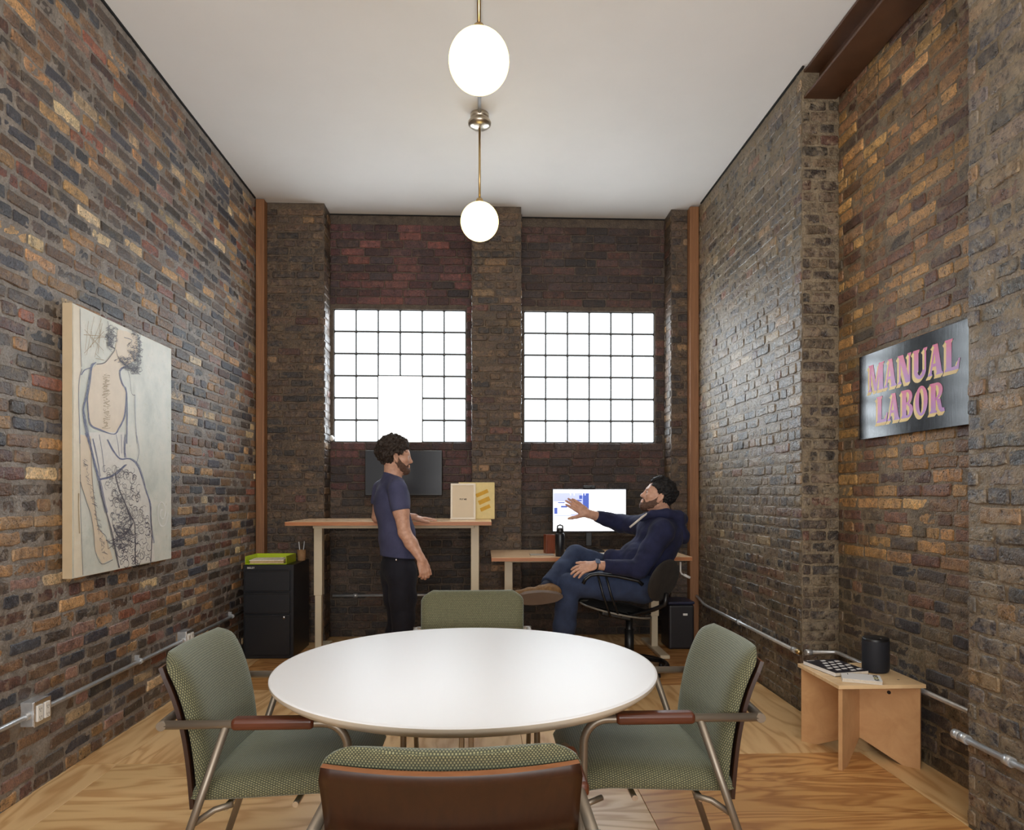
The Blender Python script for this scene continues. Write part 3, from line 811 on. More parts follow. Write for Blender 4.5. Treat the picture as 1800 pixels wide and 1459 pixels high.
# ------------------------------------------------------------------ filing cabinet and things on it
CABM = simple('black_enamel', (24, 25, 30), .33, var=.05)
CX0, CX1, CY0, CY1, CZ = -1.875, -1.487, 5.40, 5.89, .735
cr = empty('filing_cabinet', ((CX0+CX1)/2, (CY0+CY1)/2, 0)); tag(cr, 'black metal three drawer filing cabinet in the left back corner', 'cabinet')
hw, hd = (CX1-CX0)/2, (CY1-CY0)/2
b = MB(); b.box((0, .008, CZ/2), (2*hw, 2*hd-.016, CZ), .004); b.build('cabinet_body', CABM, cr)
for (z0, z1) in ((.530, .695), (.358, .520), (.03, .345)):
    b = MB(); b.box((-.004, -hd+.006, (z0+z1)/2), (2*hw-.042, .02, z1-z0), .004); d = b.build('drawer', CABM, cr)
    b = MB(); b.box((-.004, -hd-.002, z1-.010), (2*hw-.05, .012, .008), .003); b.build('drawer_pull', BLACKP, d)
b = MB(); b.lathe([(0, .012), (.011, .012), (.013, .004), (.013, 0)], (.125, -hd-.002, .325), 20, axis=Euler((R(90), 0, 0)).to_matrix()); b.box((.125, -hd-.0145, .325), (.002, .001, .01), m=1)
b.build('lock', [CHROME, BLACKP], cr)
text_obj('brand_text', 'BISLEY', .02, Matrix.Translation((-.13, -hd-.0005, .712)) @ Matrix.Rotation(R(90), 4, 'X'), WHITEP, cr)
LIME = simple('lime_plastic', (176, 196, 22), .35, var=.03)
PAPER = simple('cream_paper', (222, 208, 178), .8, var=.1, nz=40)
ctop = CZ
TX0, TX1, TY0, TY1 = -1.865, -1.545, 5.425, 5.70
b = MB(); cx, cy = (TX0+TX1)/2, (TY0+TY1)/2; w, d = TX1-TX0, TY1-TY0
b.box((cx, cy, ctop+.004), (w, d, .006), .002); b.box((TX0+.003, cy, ctop+.034), (.005, d, .062), .002); b.box((TX1-.003, cy, ctop+.034), (.005, d, .062), .002)
b.box((cx, TY1-.003, ctop+.034), (w, .005, .062), .002)
tag(b.build('letter_tray', LIME), 'lime green letter tray on top of the black filing cabinet', 'tray')
for k, (dx, dy, rz, h, c) in enumerate(((0, -.01, .03, .008, (214, 190, 150)), (.01, -.012, -.05, .010, (196, 168, 124)), (-.012, .0, .09, .007, (232, 222, 200)))):
    b = MB(); z = ctop+.0075+sum((.0085, .0105)[:k]); b.box((cx+dx, cy+dy, z+h/2), (w*.82, d*.84, h), .001, Euler((0, 0, rz)).to_matrix())
    tag(b.build('paper_stack', simple('paper_stack_%s' % 'abc'[k], c, .8, var=.2, nz=60)), ['bottom folder of papers lying in the lime green tray', 'middle bundle of buff papers in the lime green tray', 'topmost pale sheets lying in the lime green tray'][k], 'paper')
b = MB(); px, py = -1.50+.0, 5.66
px = -1.535+.02
b.lathe([(0, 0), (.030, 0), (.032, .002), (.036, .09), (.033, .09), (.029, .006), (0, .006)], (px, py+.1, ctop), 24)
tag(b.build('pen_cup', simple('cork_cup', (158, 120, 82), .7, var=.2, nz=80)), 'small brown pen cup at the back of the filing cabinet', 'cup')
for k, (ax, ay, c) in enumerate(((-.018, .01, (226, 226, 226)), (.016, -.004, (196, 200, 204)), (.002, .016, (88, 74, 60)))):
    b = MB(); b.tube([(px+ax*.5, py+.1+ay*.5, ctop+.008), (px+ax*1.5, py+.1+ay*1.5, ctop+(.155, .16, .12)[k])], .004, 8)
    tag(b.build('pen', simple('pen_%s' % 'abc'[k], c, .35)), ['white pen leaning left in the brown cup on the cabinet', 'silver pen leaning right in the brown cup on the cabinet', 'short brown pencil in the brown cup on the cabinet'][k], 'pen')

# ------------------------------------------------------------------ television
SCRN = NT('dark_screen'); SCRN.base(srgb(30, 33, 42), .34, 0, .3); SCRN = SCRN.m
tv = empty('television', (-.7135, YB-.055, 1.475)); tag(tv, 'black flat television on the back wall behind the standing man', 'television')
b = MB(); b.box((0, 0, 0), (.69, .045, .405), .006); b.build('tv_body', BLACKP, tv)
b = MB(); b.box((0, -.0232, .004), (.668, .0012, .376)); b.build('screen', SCRN, tv)
b = MB(); b.box((0, .03, 0), (.22, .03, .18), .004); b.build('wall_bracket', BLACKP, tv)

# frames leaning on the standing desk
FRM = simple('cream_frame', (236, 226, 208), .5, var=.04)
MATB = simple('mat_board', (222, 206, 180), .8, var=.02)
INK = simple('black_ink', (26, 24, 24), .6, var=0)
def leaning(name, u0, u1, ztop, y, lean, label, cat):
    zc = y; x0 = P(u0, 880, y).x; x1 = P(u1, 880, y).x
    root = empty(name, ((x0+x1)/2, y, DZ1+.001)); root.rotation_euler = (R(-lean), 0, 0)
    tag(root, label, cat); return root, x1-x0, (ztop-DZ1)/math.cos(R(lean))
fr, w, h = leaning('picture_frame', 792, 836, P(0, 850, 5.62).z, 5.62, 7, 'cream picture frame with two small printed words leaning on the tall desk', 'picture')
b = MB(); t_ = .017
for (c, s_) in (((0, .006, t_/2), (w, .02, t_)), ((0, .006, h-t_/2), (w, .02, t_)), ((-w/2+t_/2, .006, h/2), (t_, .02, h-2*t_)), ((w/2-t_/2, .006, h/2), (t_, .02, h-2*t_))): b.box(c, s_, .002)
b.build('frame', FRM, fr)
b = MB(); b.box((0, .009, h/2), (w-2*t_+.004, .008, h-2*t_+.004)); b.build('print', MATB, fr)
text_obj('lettering', 'BUY ME', .017, Matrix.Translation((0, .0046, h*.56)) @ Matrix.Rotation(R(90), 4, 'X'), INK, fr, bold=.0006)
cv, w, h = leaning('canvas_panel', 806, 869.5, P(0, 848, 5.72).z, 5.72, 5, 'square pale yellow canvas with plain ochre bands behind the cream frame', 'picture')
PALEY = simple('pale_yellow_canvas', (226, 206, 146), .7, var=.06, nz=30)
b = MB(); b.box((0, .014, h/2), (w, .026, h), .003); b.build('canvas', PALEY, cv)
OCH = simple('ochre_paint', (206, 156, 24), .6, var=.12, nz=50)
for k, (x0, z0, ln, wd) in enumerate(((-.10, .70, .50, .10), (-.02, .50, .46, .12), (.04, .30, .40, .10))):
    b = MB(); b.box((w*(x0+ln/2), .0006, h*z0), (w*ln*.72, .0012, h*wd), .0, Euler((0, R(-24), 0)).to_matrix()); b.build('paint_band', OCH, cv)

# small sensor on the left jamb
b = MB(); b.lathe([(0, .03), (.014, .028), (.024, .018), (.027, .004), (.027, 0)], (-1.369, YB-.012, 1.79), 24, axis=Euler((R(90), 0, 0)).to_matrix())
tag(b.build('wall_sensor', WHITEP), 'small round white sensor at lower left corner of left window', 'sensor')

# ------------------------------------------------------------------ monitor and things on the low desk
mo = empty('monitor', (.895, 5.74, DZ2)); tag(mo, 'computer monitor showing a photo and a white page on the low desk', 'monitor')
MB_W, MB_H = .632, .372; mz = P(0, 898, 5.74).z-DZ2
b = MB(); b.box((0, .012, mz), (MB_W, .03, MB_H), .006); b.build('bezel', BLACKP, mo)
SWH = emit('screen_white', (.93, .97, 1, 1), 1.25)
b = MB(); b.box((0, -.0036, mz+.004), (MB_W-.014, .001, MB_H-.022)); scn = b.build('screen', SWH, mo)
SBL = [emit('screen_sky', (.40, .44, .70, 1), 1.0), emit('screen_blue', (.05, .09, .38, 1), .9), emit('screen_pale', (.75, .8, .98, 1), 1.0), emit('screen_pink', (.8, .5, .6, 1), .9)]
b = MB(); sw, sh = MB_W-.014, MB_H-.022
def spx(u, v): return (-sw/2+sw*(u-410)/(1610-410), mz+.004+sh/2-sh*(v-205)/(880-205))
def srect(u0, v0, u1, v1, m, dd):
    x0, z1 = spx(u0, v0); x1, z0 = spx(u1, v1)
    b.bm.faces.new([b.bm.verts.new((x, -.0046-dd*.0002, z)) for x, z in ((x0, z0), (x1, z0), (x1, z1), (x0, z1))]).material_index = m
srect(415, 262, 1000, 636, 0, 0); srect(425, 400, 700, 620, 2, 1); srect(560, 500, 880, 600, 2, 2); srect(740, 372, 880, 392, 1, 2); srect(740, 425, 880, 455, 1, 3)
srect(900, 268, 1000, 540, 1, 2); srect(840, 300, 890, 356, 1, 2); srect(430, 500, 480, 600, 1, 3); srect(540, 470, 640, 496, 1, 3); srect(900, 510, 990, 540, 3, 3); srect(490, 410, 600, 425, 1, 3)
for q in (690, 750, 890, 930): srect(q, 264, q+14, 300, 2, 4)
b.build('screen_photo', SBL, scn, recalc=False)
b = MB(); b.box((0, .045, mz-.12), (.05, .03, .36), .004); b.build('stand_neck', BLACKP, mo)
b = MB(); b.box((0, .03, .006), (.24, .17, .012), .004); b.build('stand_base', BLACKP, mo)
b = MB(); b.box((0, .008, mz+MB_H/2+.014), (.105, .03, .026), .008, seg=3); b.box((0, .012, mz+MB_H/2+.001), (.04, .03, .004), .001)
b.lathe([(0, .003), (.007, .003), (.008, 0)], (.012, -.0065, mz+MB_H/2+.014), 14, axis=Euler((R(90), 0, 0)).to_matrix())
wc_ = b.build('webcam', BLACKP); wc_.location = mo.location; tag(wc_, 'small black webcam clipped on top of the monitor', 'webcam')
bx_, by_ = P(985, 940, 5.33).x, 5.33
br = empty('water_bottle', (bx_, by_, DZ2)); tag(br, 'tall black insulated water bottle on the low desk by the monitor', 'bottle')
BOT = simple('matte_black_steel', (22, 23, 26), .35, var=.04)
b = MB(); b.lathe([(0, 0), (.034, 0), (.036, .004), (.036, .165), (.033, .178), (.027, .184), (0, .184)], seg=32); b.build('bottle_body', BOT, br)
b = MB(); b.lathe([(0, .184), (.026, .184), (.028, .192), (.028, .215), (.022, .222), (0, .222)], seg=28); b.tube([(-.022, 0, .215), (-.02, 0, .238), (.0, 0, .246), (.02, 0, .238), (.022, 0, .215)], .006, 8); b.build('cap', BLACKP, br)
b = MB(); x_ = P(966, 950, 5.62).x; b.box((x_, 5.62, DZ2+.077), (.078, .075, .154), .003, Euler((0, 0, R(12))).to_matrix())
tag(b.build('wooden_block', wood('dark_red_wood', (96, 44, 24), (140, 74, 44), .4, (10, 10, 2))), 'reddish brown wooden block behind the black water bottle', 'block')
b = MB(); b.box((P(955, 968, 5.45).x-.01, 5.45, DZ2+.003), (.19, .14, .006), .002); tag(b.build('notepad', simple('grey_notepad', (150, 136, 118), .5)), 'thin grey notepad lying at the left of the low desk', 'notepad')
kb = empty('keyboard', (.86, 5.40, DZ2)); tag(kb, 'pale slim keyboard on the low desk below the monitor', 'keyboard')
b = MB(); b.box((0, 0, .006), (.43, .12, .011), .004); b.build('keyboard_base', simple('aluminium', (188, 188, 186), .4, .6, var=.02), kb)
b = MB()
for j in range(5):
    for i in range(14): b.box((-.197+i*.0303, -.044+j*.022, .0135), (.026, .018, .005), .0012, seg=1)
ko = b.build('keys', WHITEP, kb); ko['kind'] = 'stuff'
b = MB(); x_ = P(1010, 955, 5.6).x; b.lathe([(0, 0), (.016, 0), (.018, .004), (.012, .02), (.008, .03), (.015, .04), (.017, .05), (.012, .062), (0, .066)], (x_, 5.6, DZ2), 20)
tag(b.build('figurine', simple('red_plastic', (172, 48, 40), .4)), 'small red figurine on the low desk under the monitor', 'figurine')

# ------------------------------------------------------------------ waste bin
wbn = empty('waste_bin', (1.64, 5.72, 0)); tag(wbn, 'dark square waste bin under the right end of the low desk', 'bin')
BINM = simple('dark_bin_plastic', (34, 32, 36), .4, var=.05); LIDM = simple('blue_black_lid', (36, 40, 66), .3)
b = MB(); b.box((0, 0, .185), (.215, .26, .37), .018, seg=3); b.build('bin_body', BINM, wbn)
b = MB(); b.box((0, 0, .384), (.22, .265, .026), .010, seg=3); b.build('lid', LIDM, wbn)
b = MB(); b.box((.03, -.1305, .29), (.038, .002, .018), .001); b.build('sticker', WHITEP, wbn)
# ------------------------------------------------------------------ plywood stool, speaker, books
BIRCH = wood('birch_ply', (186, 142, 98), (206, 164, 118), .45, (3, 3, 3))
BIRCHT = wood('birch_ply_top', (222, 186, 138), (238, 208, 164), .4, (2, 9, 3))
SX, SY = (1.647+2.064)/2, 3.31
st = empty('plywood_stool', (SX, SY, 0)); tag(st, 'square birch plywood stool with crossed panel legs by the right wall', 'stool')
b = MB(); b.box((0, 0, .391), (.417, .417, .018), .0015, seg=1)
for q in ((-.12, -.15), (.13, -.12), (-.02, .12)): b.lathe([(0, .4004), (.006, .4003)], (*q, 0), 10, m=1)
b.build('stool_top', [BIRCHT, BLACKP], st)
L = .272
for k, a in enumerate((45, -45)):
    U = Vector((math.cos(R(a)), math.sin(R(a)), 0)); N = Vector((-U.y, U.x, 0))
    poly = [(-L, 0), (-L+.075, 0), (-.016, .085), (.016, .085), (L-.075, 0), (L, 0), (L, .382), (-L, .382)]
    b = MB(); b.prism(poly, Vector((0, 0, 0))-N*.009, U, (0, 0, 1), N, .018)
    if k == 1: 
        c = U*.14-N*.0093+Vector((0, 0, .335)); b.lathe([(0, 0), (.009, 0)], c, 12, axis=Matrix((U, (0, 0, 1), -N)).transposed(), m=1)
    b.build('leg_panel', [BIRCH, BLACKP], st)
ZT = .4005
SPK = simple('speaker_cloth', (26, 28, 36), .7, var=.1, nz=200, bump=.3, bscale=900)
sp = empty('loudspeaker', (1.965, 3.345, ZT)); tag(sp, 'rounded black loudspeaker standing on the plywood stool', 'speaker'); sp.rotation_euler.z = R(20)
prof = [(0, 0), (.052, 0), (.057, .004), (.0605, .012), (.061, .150), (.0600, .156)]
b = MB(); b.lathe(prof, seg=48, sx=1.10, sy=.98); b.build('speaker_grille', SPK, sp)
b = MB(); b.lathe([(.0598, .156), (.0598, .166), (.056, .1695), (0, .1695)], seg=48, sx=1.10, sy=.98); b.build('top_cap', BLACKP, sp)
b = MB(); b.lathe([(0, .1702), (.0022, .17)], (0, -.03, 0), 10); b.build('status_light', WHITEP, sp)
def onZ(u, v, Z): return P(u, v, FPX*(CAM_H-Z)/(v-HZ))
# big book: black cover with white tilted squares
NAVY = simple('navy_cover', (24, 26, 40), .4, var=.03); WHT = simple('white_print', (236, 234, 232), .5, var=.02); PAGES = simple('book_pages', (214, 204, 188), .8, var=.12, nz=120)
bk1 = empty('book', (0, 0, 0)); tag(bk1, 'dark navy picture book with white squares on its cover, on the stool', 'book')
Zb = ZT+.021
A = onZ(1419, 1160, Zb); B_ = onZ(1443, 1177, Zb); D = onZ(1490, 1158, Zb); 
ang = math.atan2((B_-A).y, (B_-A).x)
c0 = Vector((1.787, 3.335)); ux = Vector((math.cos(R(8)), math.sin(R(8)))); uy = Vector((-ux.y, ux.x))
bk1.location = (c0.x-.008, c0.y+.05, ZT+.0005); bk1.rotation_euler.z = R(10)
bw, bd, bh = .19, .245, .02
b = MB(); b.box((0, 0, bh/2), (bw-.004, bd-.004, bh-.004)); b.build('page_block', PAGES, bk1)
b = MB(); b.box((0, 0, bh-.001), (bw, bd, .002)); b.box((0, 0, .001), (bw, bd, .002)); b.box((-bw/2+.001, 0, bh/2), (.002, bd, bh-.001), m=1); b.build('cover', [NAVY, WHT], bk1)
b = MB()
for i in range(5):
    for j in range(6):
        cx, cy = -.02+i*.044-j*.022, -.11+j*.034+i*.012
        q = [(cx-.016, cy-.013), (cx+.014, cy-.008), (cx+.016, cy+.013), (cx-.012, cy+.010)]
        if all(-bw/2+.006 < x < bw/2-.003 and -bd/2+.004 < y < bd/2-.004 for x, y in q) and cx > -.075+max(0, (cy+.02))*.6:
            b.prism(q, (0, 0, bh+.0004), (1, 0, 0), (0, 1, 0), (0, 0, 1), 0)
b.build('cover_squares', WHT, bk1)
b = MB(); b.box((-.06, .112, bh+.0004), (.045, .004, .0006)); b.build('title_line', WHT, bk1)
bk2 = empty('book', (1.800, 3.185, ZT+.0005)); bk2.rotation_euler.z = R(-24); tag(bk2, 'small white paperback with bold black lettering, lying at the front of the stool', 'book')
bw, bd, bh = .17, .118, .016
WHC = simple('white_cover', (232, 231, 230), .45, var=.02)
b = MB(); b.box((0, 0, bh/2), (bw-.003, bd-.003, bh-.002)); b.build('page_block', PAGES, bk2)
b = MB(); b.box((0, 0, bh-.0006), (bw, bd, .0012)); b.box((0, 0, .0006), (bw, bd, .0012)); b.box((0, bd/2-.0006, bh/2), (bw, .0012, bh-.0006)); b.build('cover', WHC, bk2)
OLV = simple('olive_print', (170, 160, 40), .5)
for i, chx in enumerate('RETOUCH'):
    text_obj('letter', chx, .026, Matrix.Translation((.062, .045-.0148*i, bh+.0004)) @ Matrix.Rotation(R(-90), 4, 'Z'), OLV if i in (3, 4) else INK, bk2, .0001, bold=.001)
b = MB(); b.box((-.055, .035, bh+.0003), (.004, .022, .0004)); b.build('title_line', INK, bk2)
b = MB(); b.tube([(2.02, 3.42, .4045), (1.995, 3.45, .404), (2.0, 3.48, .405), (2.03, 3.46, .406), (2.05, 3.42, .405), (2.02, 3.40, .404), (1.97, 3.40, .404)], .003, 8)
tag(b.build('power_cord', simple('grey_cord', (176, 170, 160), .5)), 'coiled grey cord on the stool behind the loudspeaker', 'cord')

# ------------------------------------------------------------------ painted sign on the recess wall
sgx = XRC-.036
SY0, SY1, SZ0, SZ1 = 3.700, 2.832, 1.588, 2.046   # far edge, near edge
SW, SH = SY0-SY1, SZ1-SZ0
SIGNM = NT('black_gloss_enamel')
_n = SIGNM.noise(SIGNM.vmul(SIGNM.obj(), (1, 90, 2.2)), 2.6, 4, .6)
SIGNM.base(srgb(13, 15, 22), SIGNM.maprange(_n, .3, .7, .09, .15), 0, .5); SIGNM.bump(_n, .12, .001); SIGNM = SIGNM.m
sg = empty('painted_sign', (sgx, SY0, SZ0)); tag(sg, 'glossy black painted sign with pink and yellow lettering on the brick recess', 'sign')
b = MB(); b.box((.012, -SW/2, SH/2), (.02, SW, SH), .0015, seg=1); b.build('board', SIGNM, sg)
for z in (.1, .35):
    b = MB(); b.box((.025, -SW*.5, z), (.008, .4, .03)); b.build('batten', BLACKP, sg)
PINK = NT('pink_paint'); _s = PINK.new('ShaderNodeSeparateXYZ'); PINK.t.links.new(PINK.uv(), _s.inputs[0])
PINK.base(PINK.ramp(_s.outputs[1], [(.0, srgb(168, 112, 186)), (.45, srgb(190, 84, 158)), (1, srgb(214, 62, 112))]), .26); PINK = PINK.m
YEL = simple('yellow_paint', (224, 186, 82), .28, var=.05)
def bowl(cx, cy, rx, ry, tx, ty, a0, a1, n=14):
    """thick curved stroke: list of quads between outer ellipse and inner ellipse"""
    q = []
    for i in range(n):
        a, c = R(a0+(a1-a0)*i/n), R(a0+(a1-a0)*(i+1)/n)
        q.append([(cx+rx*math.cos(a), cy+ry*math.sin(a)), (cx+rx*math.cos(c), cy+ry*math.sin(c)), (cx+(rx-tx)*math.cos(c), cy+(ry-ty)*math.sin(c)), (cx+(rx-tx)*math.cos(a), cy+(ry-ty)*math.sin(a))])
    return q
def serif(x0, x1, y, up, w=.055, h=.10):
    s = 1 if up else -1
    return [(x0-w, y), (x1+w, y), (x1+w*.9, y+s*h*.35), (x1, y+s*h), (x0, y+s*h), (x0-w*.9, y+s*h*.35)]
def para(x0, x1, x2, x3, y0=0, y1=1): return [(x0, y0), (x1, y0), (x3, y1), (x2, y1)]
GL = {
 'M': (.92, [para(.06, .15, .06, .15), para(.36, .50, .06, .28), para(.38, .50, .62, .74), para(.62, .86, .62, .86), serif(.06, .15, 0, 1), serif(.64, .84, 0, 1), serif(.06, .2, 1, 0), serif(.68, .86, 1, 0)]),
 'A': (.72, [para(.06, .15, .29, .38), para(.40, .64, .26, .44), [(.16, .28), (.5, .28), (.48, .38), (.19, .38)], serif(.06, .15, 0, 1), serif(.42, .62, 0, 1), [(.2, 1), (.44, 1), (.42, .93), (.26, .93)]]),
 'N': (.76, [para(.08, .17, .08, .17), para(.42, .66, .06, .30), para(.58, .66, .58, .66), serif(.08, .17, 0, 1), serif(.58, .66, 1, 0), serif(.08, .22, 1, 0)]),
 'U': (.74, [para(.08, .30, .08, .30, .28, 1), para(.58, .66, .58, .66, .28, 1), serif(.08, .30, 1, 0), serif(.58, .66, 1, 0)]+bowl(.37, .28, .29, .28, .18, .12, 180, 360)),
 'L': (.64, [para(.08, .31, .08, .31), serif(.08, .31, 1, 0), serif(.08, .31, 0, 1), [(.2, 0), (.60, 0), (.66, .34), (.60, .34), (.50, .12), (.2, .10)]]),
 'B': (.68, [para(.08, .30, .08, .30), serif(.08, .14, 1, 0), serif(.08, .14, 0, 1), [(.08, 0), (.38, 0), (.38, .09), (.08, .09)], [(.08, .91), (.36, .91), (.36, 1), (.08, 1)], [(.2, .47), (.38, .47), (.38, .55), (.2, .55)]]+bowl(.36, .75, .24, .25, .17, .09, -90, 90)+bowl(.37, .26, .27, .26, .19, .09, -90, 90)),
 'O': (.72, bowl(.36, .5, .30, .52, .19, .09, 0, 360, 28)),
 'R': (.74, [para(.08, .30, .08, .30), serif(.08, .14, 1, 0), serif(.08, .30, 0, 1), [(.08, .91), (.36, .91), (.36, 1), (.08, 1)], [(.2, .42), (.38, .42), (.38, .51), (.2, .51)], [(.32, .46), (.50, .46), (.58, .14), (.68, .12), (.70, 0), (.52, 0), (.42, .1)]]+bowl(.36, .73, .25, .27, .18, .10, -90, 90)),
}
def word(s, x0, x1, z0, z1):
    tot = sum(GL[c][0] for c in s); k = (x1-x0)/tot; x = x0; H = z1-z0
    for c in s:
        g = MB(); w, polys = GL[c]
        uvl = g.bm.loops.layers.uv.new('UVMap')
        for lay_ in range(6):
            dx, dz, dd = (0, 0, .0012) if lay_ == 5 else (-(.008+.008*(4-lay_)/4)*(5-lay_)/5, -(.016)*(5-lay_)/5, .0008-.0001*(4-lay_))
            for pi, p in enumerate(polys):
                vs = [g.bm.verts.new((-dd+.002-pi*.00002, -(x+px*k+dx), z0+pz*H+dz)) for px, pz in p]
                try: f = g.bm.faces.new(vs)
                except ValueError: continue
                f.material_index = 0 if lay_ == 5 else 1
                for lp, (px, pz) in zip(f.loops, p): lp[uvl].uv = (px, max(0, min(1, pz)))
                f.normal_update()
                if f.normal.x > 0: f.normal_flip()
        o = g.build('letter', [PINK, YEL], sg, recalc=False)
        x += w*k
word('MANUAL', .088*SW/.874*1.0+.005, .80, .545*SH, .855*SH)
word('LABOR', .165, .71, .165*SH, .465*SH)

# ------------------------------------------------------------------ painting on the left wall
PXF = XL+.058
py0, py1, pz0, pz1 = onX(127, 534, PXF).y, onX(301.5, 614, PXF).y, .897, 2.171
pt = empty('painting', (PXF, (py0+py1)/2, pz0)); tag(pt, 'large pale canvas with a line drawing of a bearded figure seen from behind', 'painting')
CANV = NT('painted_canvas'); _o = CANV.pos()
_c = CANV.ramp(CANV.noise(_o, 5, 5, .65), [(.3, srgb(198, 204, 196)), (.5, srgb(218, 221, 212)), (.72, srgb(232, 230, 220))])
_c = CANV.mix(CANV.ramp(CANV.noise(_o, 34, 4, .7), [(.6, (0, 0, 0)), (.72, (.35, .35, .35))]), _c, srgb(176, 172, 140))
CANV.base(_c, .5); CANV.bump(CANV.noise(_o, 60, 5), .25, .002); CANV = CANV.m
EDGEC = simple('raw_canvas_edge', (186, 166, 136), .7, var=.06)
b = MB(); b.box((-.0235, 0, (pz1-pz0)/2), (.045, py1-py0, pz1-pz0), .002, seg=1)
for f in b.bm.faces: f.material_index = 0 if f.normal.x > .9 else 1
b.build('canvas', [CANV, EDGEC], pt, recalc=False)
def cvp(u, v, d):
    p = onX(u, v, PXF); return Vector((d-.001, min(max(p.y, py0+.002), py1-.002)-(py0+py1)/2, min(max(p.z, pz0+.002), pz1-.002)-pz0))
UP = lambda x, y: (100+.1781*x, 520+.1781*y)
LO = lambda x, y: (100+.185*x, 760+.185*y)
def smooth_pts(pts, n=4):
    out = []
    for i in range(len(pts)-1):
        p0, p1, p2, p3 = pts[max(i-1, 0)], pts[i], pts[i+1], pts[min(i+2, len(pts)-1)]
        for k in range(n):
            t = k/n
            out.append(tuple(.5*((2*b_)+(-a+c)*t+(2*a-5*b_+4*c-d)*t*t+(-a+3*b_-3*c+d)*t**3) for a, b_, c, d in zip(p0, p1, p2, p3)))
    return out+[pts[-1]]
FLESH = simple('flesh_wash', (228, 212, 188), .5, var=.05, nz=20); CRM = simple('cream_wash', (232, 222, 200), .5, var=.05, nz=20); WSH = simple('white_wash', (228, 226, 220), .5, var=.06, nz=40)
def area(pts, d, mt, name):
    b = MB(); b.bm.faces.new([b.bm.verts.new(cvp(*p, d)) for p in pts])
    for f in b.bm.faces: f.normal_update()
    bmesh.ops.triangulate(b.bm, faces=b.bm.faces)
    for f in b.bm.faces:
        f.normal_update()
        if f.normal.x < 0: f.normal_flip()
    return b.build(name, mt, pt, recalc=False)
area([UP(158, 84), UP(225, 112), UP(240, 700), UP(215, 1040), UP(220, 1455), LO(218, 300), LO(220, 800), LO(245, 1360), LO(158, 1384)], .0013, CRM, 'paint_area')
area([UP(315, 1270), UP(300, 1140), UP(320, 880), UP(345, 720), UP(390, 680), UP(470, 665), UP(575, 530), UP(600, 330), UP(690, 350), UP(790, 400), UP(800, 560), UP(770, 640), UP(680, 690), UP(610, 740), UP(640, 860), UP(680, 950), UP(665, 1190), UP(580, 1350), UP(470, 1340)], .0015, FLESH, 'paint_area')
area([LO(285, 0), LO(640, 0), LO(665, 230), LO(770, 310), LO(840, 500), LO(890, 700), LO(930, 1220), LO(590, 1290), LO(500, 880), LO(400, 460), LO(330, 180)], .0014, WSH, 'paint_area')
area([LO(220, 20), LO(320, 40), LO(345, 560), LO(385, 880), LO(480, 1040), LO(530, 1200), LO(430, 1250), LO(365, 1130), LO(330, 780), LO(225, 480)], .0016, FLESH, 'paint_area')
LBL = simple('blue_grey_crayon', (112, 120, 152), .6, var=.15, nz=80); LDK = simple('dark_ink_line', (100, 98, 108), .6, var=.1, nz=80); LTN = simple('tan_line', (168, 146, 108), .6, var=.1)
rs0 = random.Random(12)
def strokes(name, mt, items, d):
    b = MB()
    many = []
    for w, pts in items:
        if w > .0055:
            for k in range(int(w/.0026)+2):
                m = w*260; many.append((.0028+.0012*rs0.random(), [(x+rs0.uniform(-.5, .5)*m*.55+(k%3-1)*m*.22, y+rs0.uniform(-.5, .5)*m*.5) for x, y in pts]))
        else: many.append((w, pts))
    for si, (w, pts) in enumerate(many):
        b.ribbon([cvp(*p, d+si*.0000045) for p in smooth_pts(pts)], w*.75, (1, 0, 0))
    for f in b.bm.faces:
        f.normal_update()
        if f.normal.x < 0: f.normal_flip()
    o = b.build(name, mt, pt, recalc=False); o['kind'] = 'stuff'; return o
strokes('crayon_lines', LBL, [
 (.022, [UP(380, 660), UP(345, 700), UP(320, 850), UP(290, 990), UP(262, 1120), UP(285, 1280), UP(320, 1459)]),
 (.012, [UP(300, 1000), UP(305, 1140), UP(330, 1270), UP(420, 1320), UP(560, 1365), UP(610, 1310), UP(665, 1190), UP(685, 1000), UP(675, 900)]),
 (.012, [UP(690, 690), UP(620, 740), UP(640, 860), UP(685, 950), UP(690, 1200), UP(685, 1459)]),
 (.024, [LO(280, 0), LO(320, 150), LO(365, 320), LO(400, 450), LO(430, 600), LO(470, 760)]),
 (.016, [LO(480, 70), LO(530, 170), LO(600, 250), LO(690, 250), LO(760, 300), LO(800, 400), LO(850, 560), LO(885, 680), LO(895, 850), LO(915, 1050)]),
 (.018, [LO(650, 20), LO(640, 150), LO(650, 240)]), (.020, [LO(400, 450), LO(480, 430), LO(560, 390), LO(650, 310)]),
 (.006, [LO(340, 60), LO(380, 240), LO(410, 420)]), (.005, [LO(400, 20), LO(430, 200), LO(450, 380)]), (.005, [LO(560, 20), LO(580, 120), LO(590, 230)]), (.005, [LO(610, 20), LO(615, 200)]),
 (.005, [UP(245, 720), UP(220, 820), UP(212, 1000), UP(222, 1300), UP(225, 1459)]), (.005, [UP(770, 980), UP(772, 1200), UP(790, 1459)]), (.005, [LO(750, 0), LO(780, 170), LO(755, 290)]),
 (.007, [UP(330, 710), UP(270, 735), UP(240, 780)])], .0020)
rs = random.Random(3)
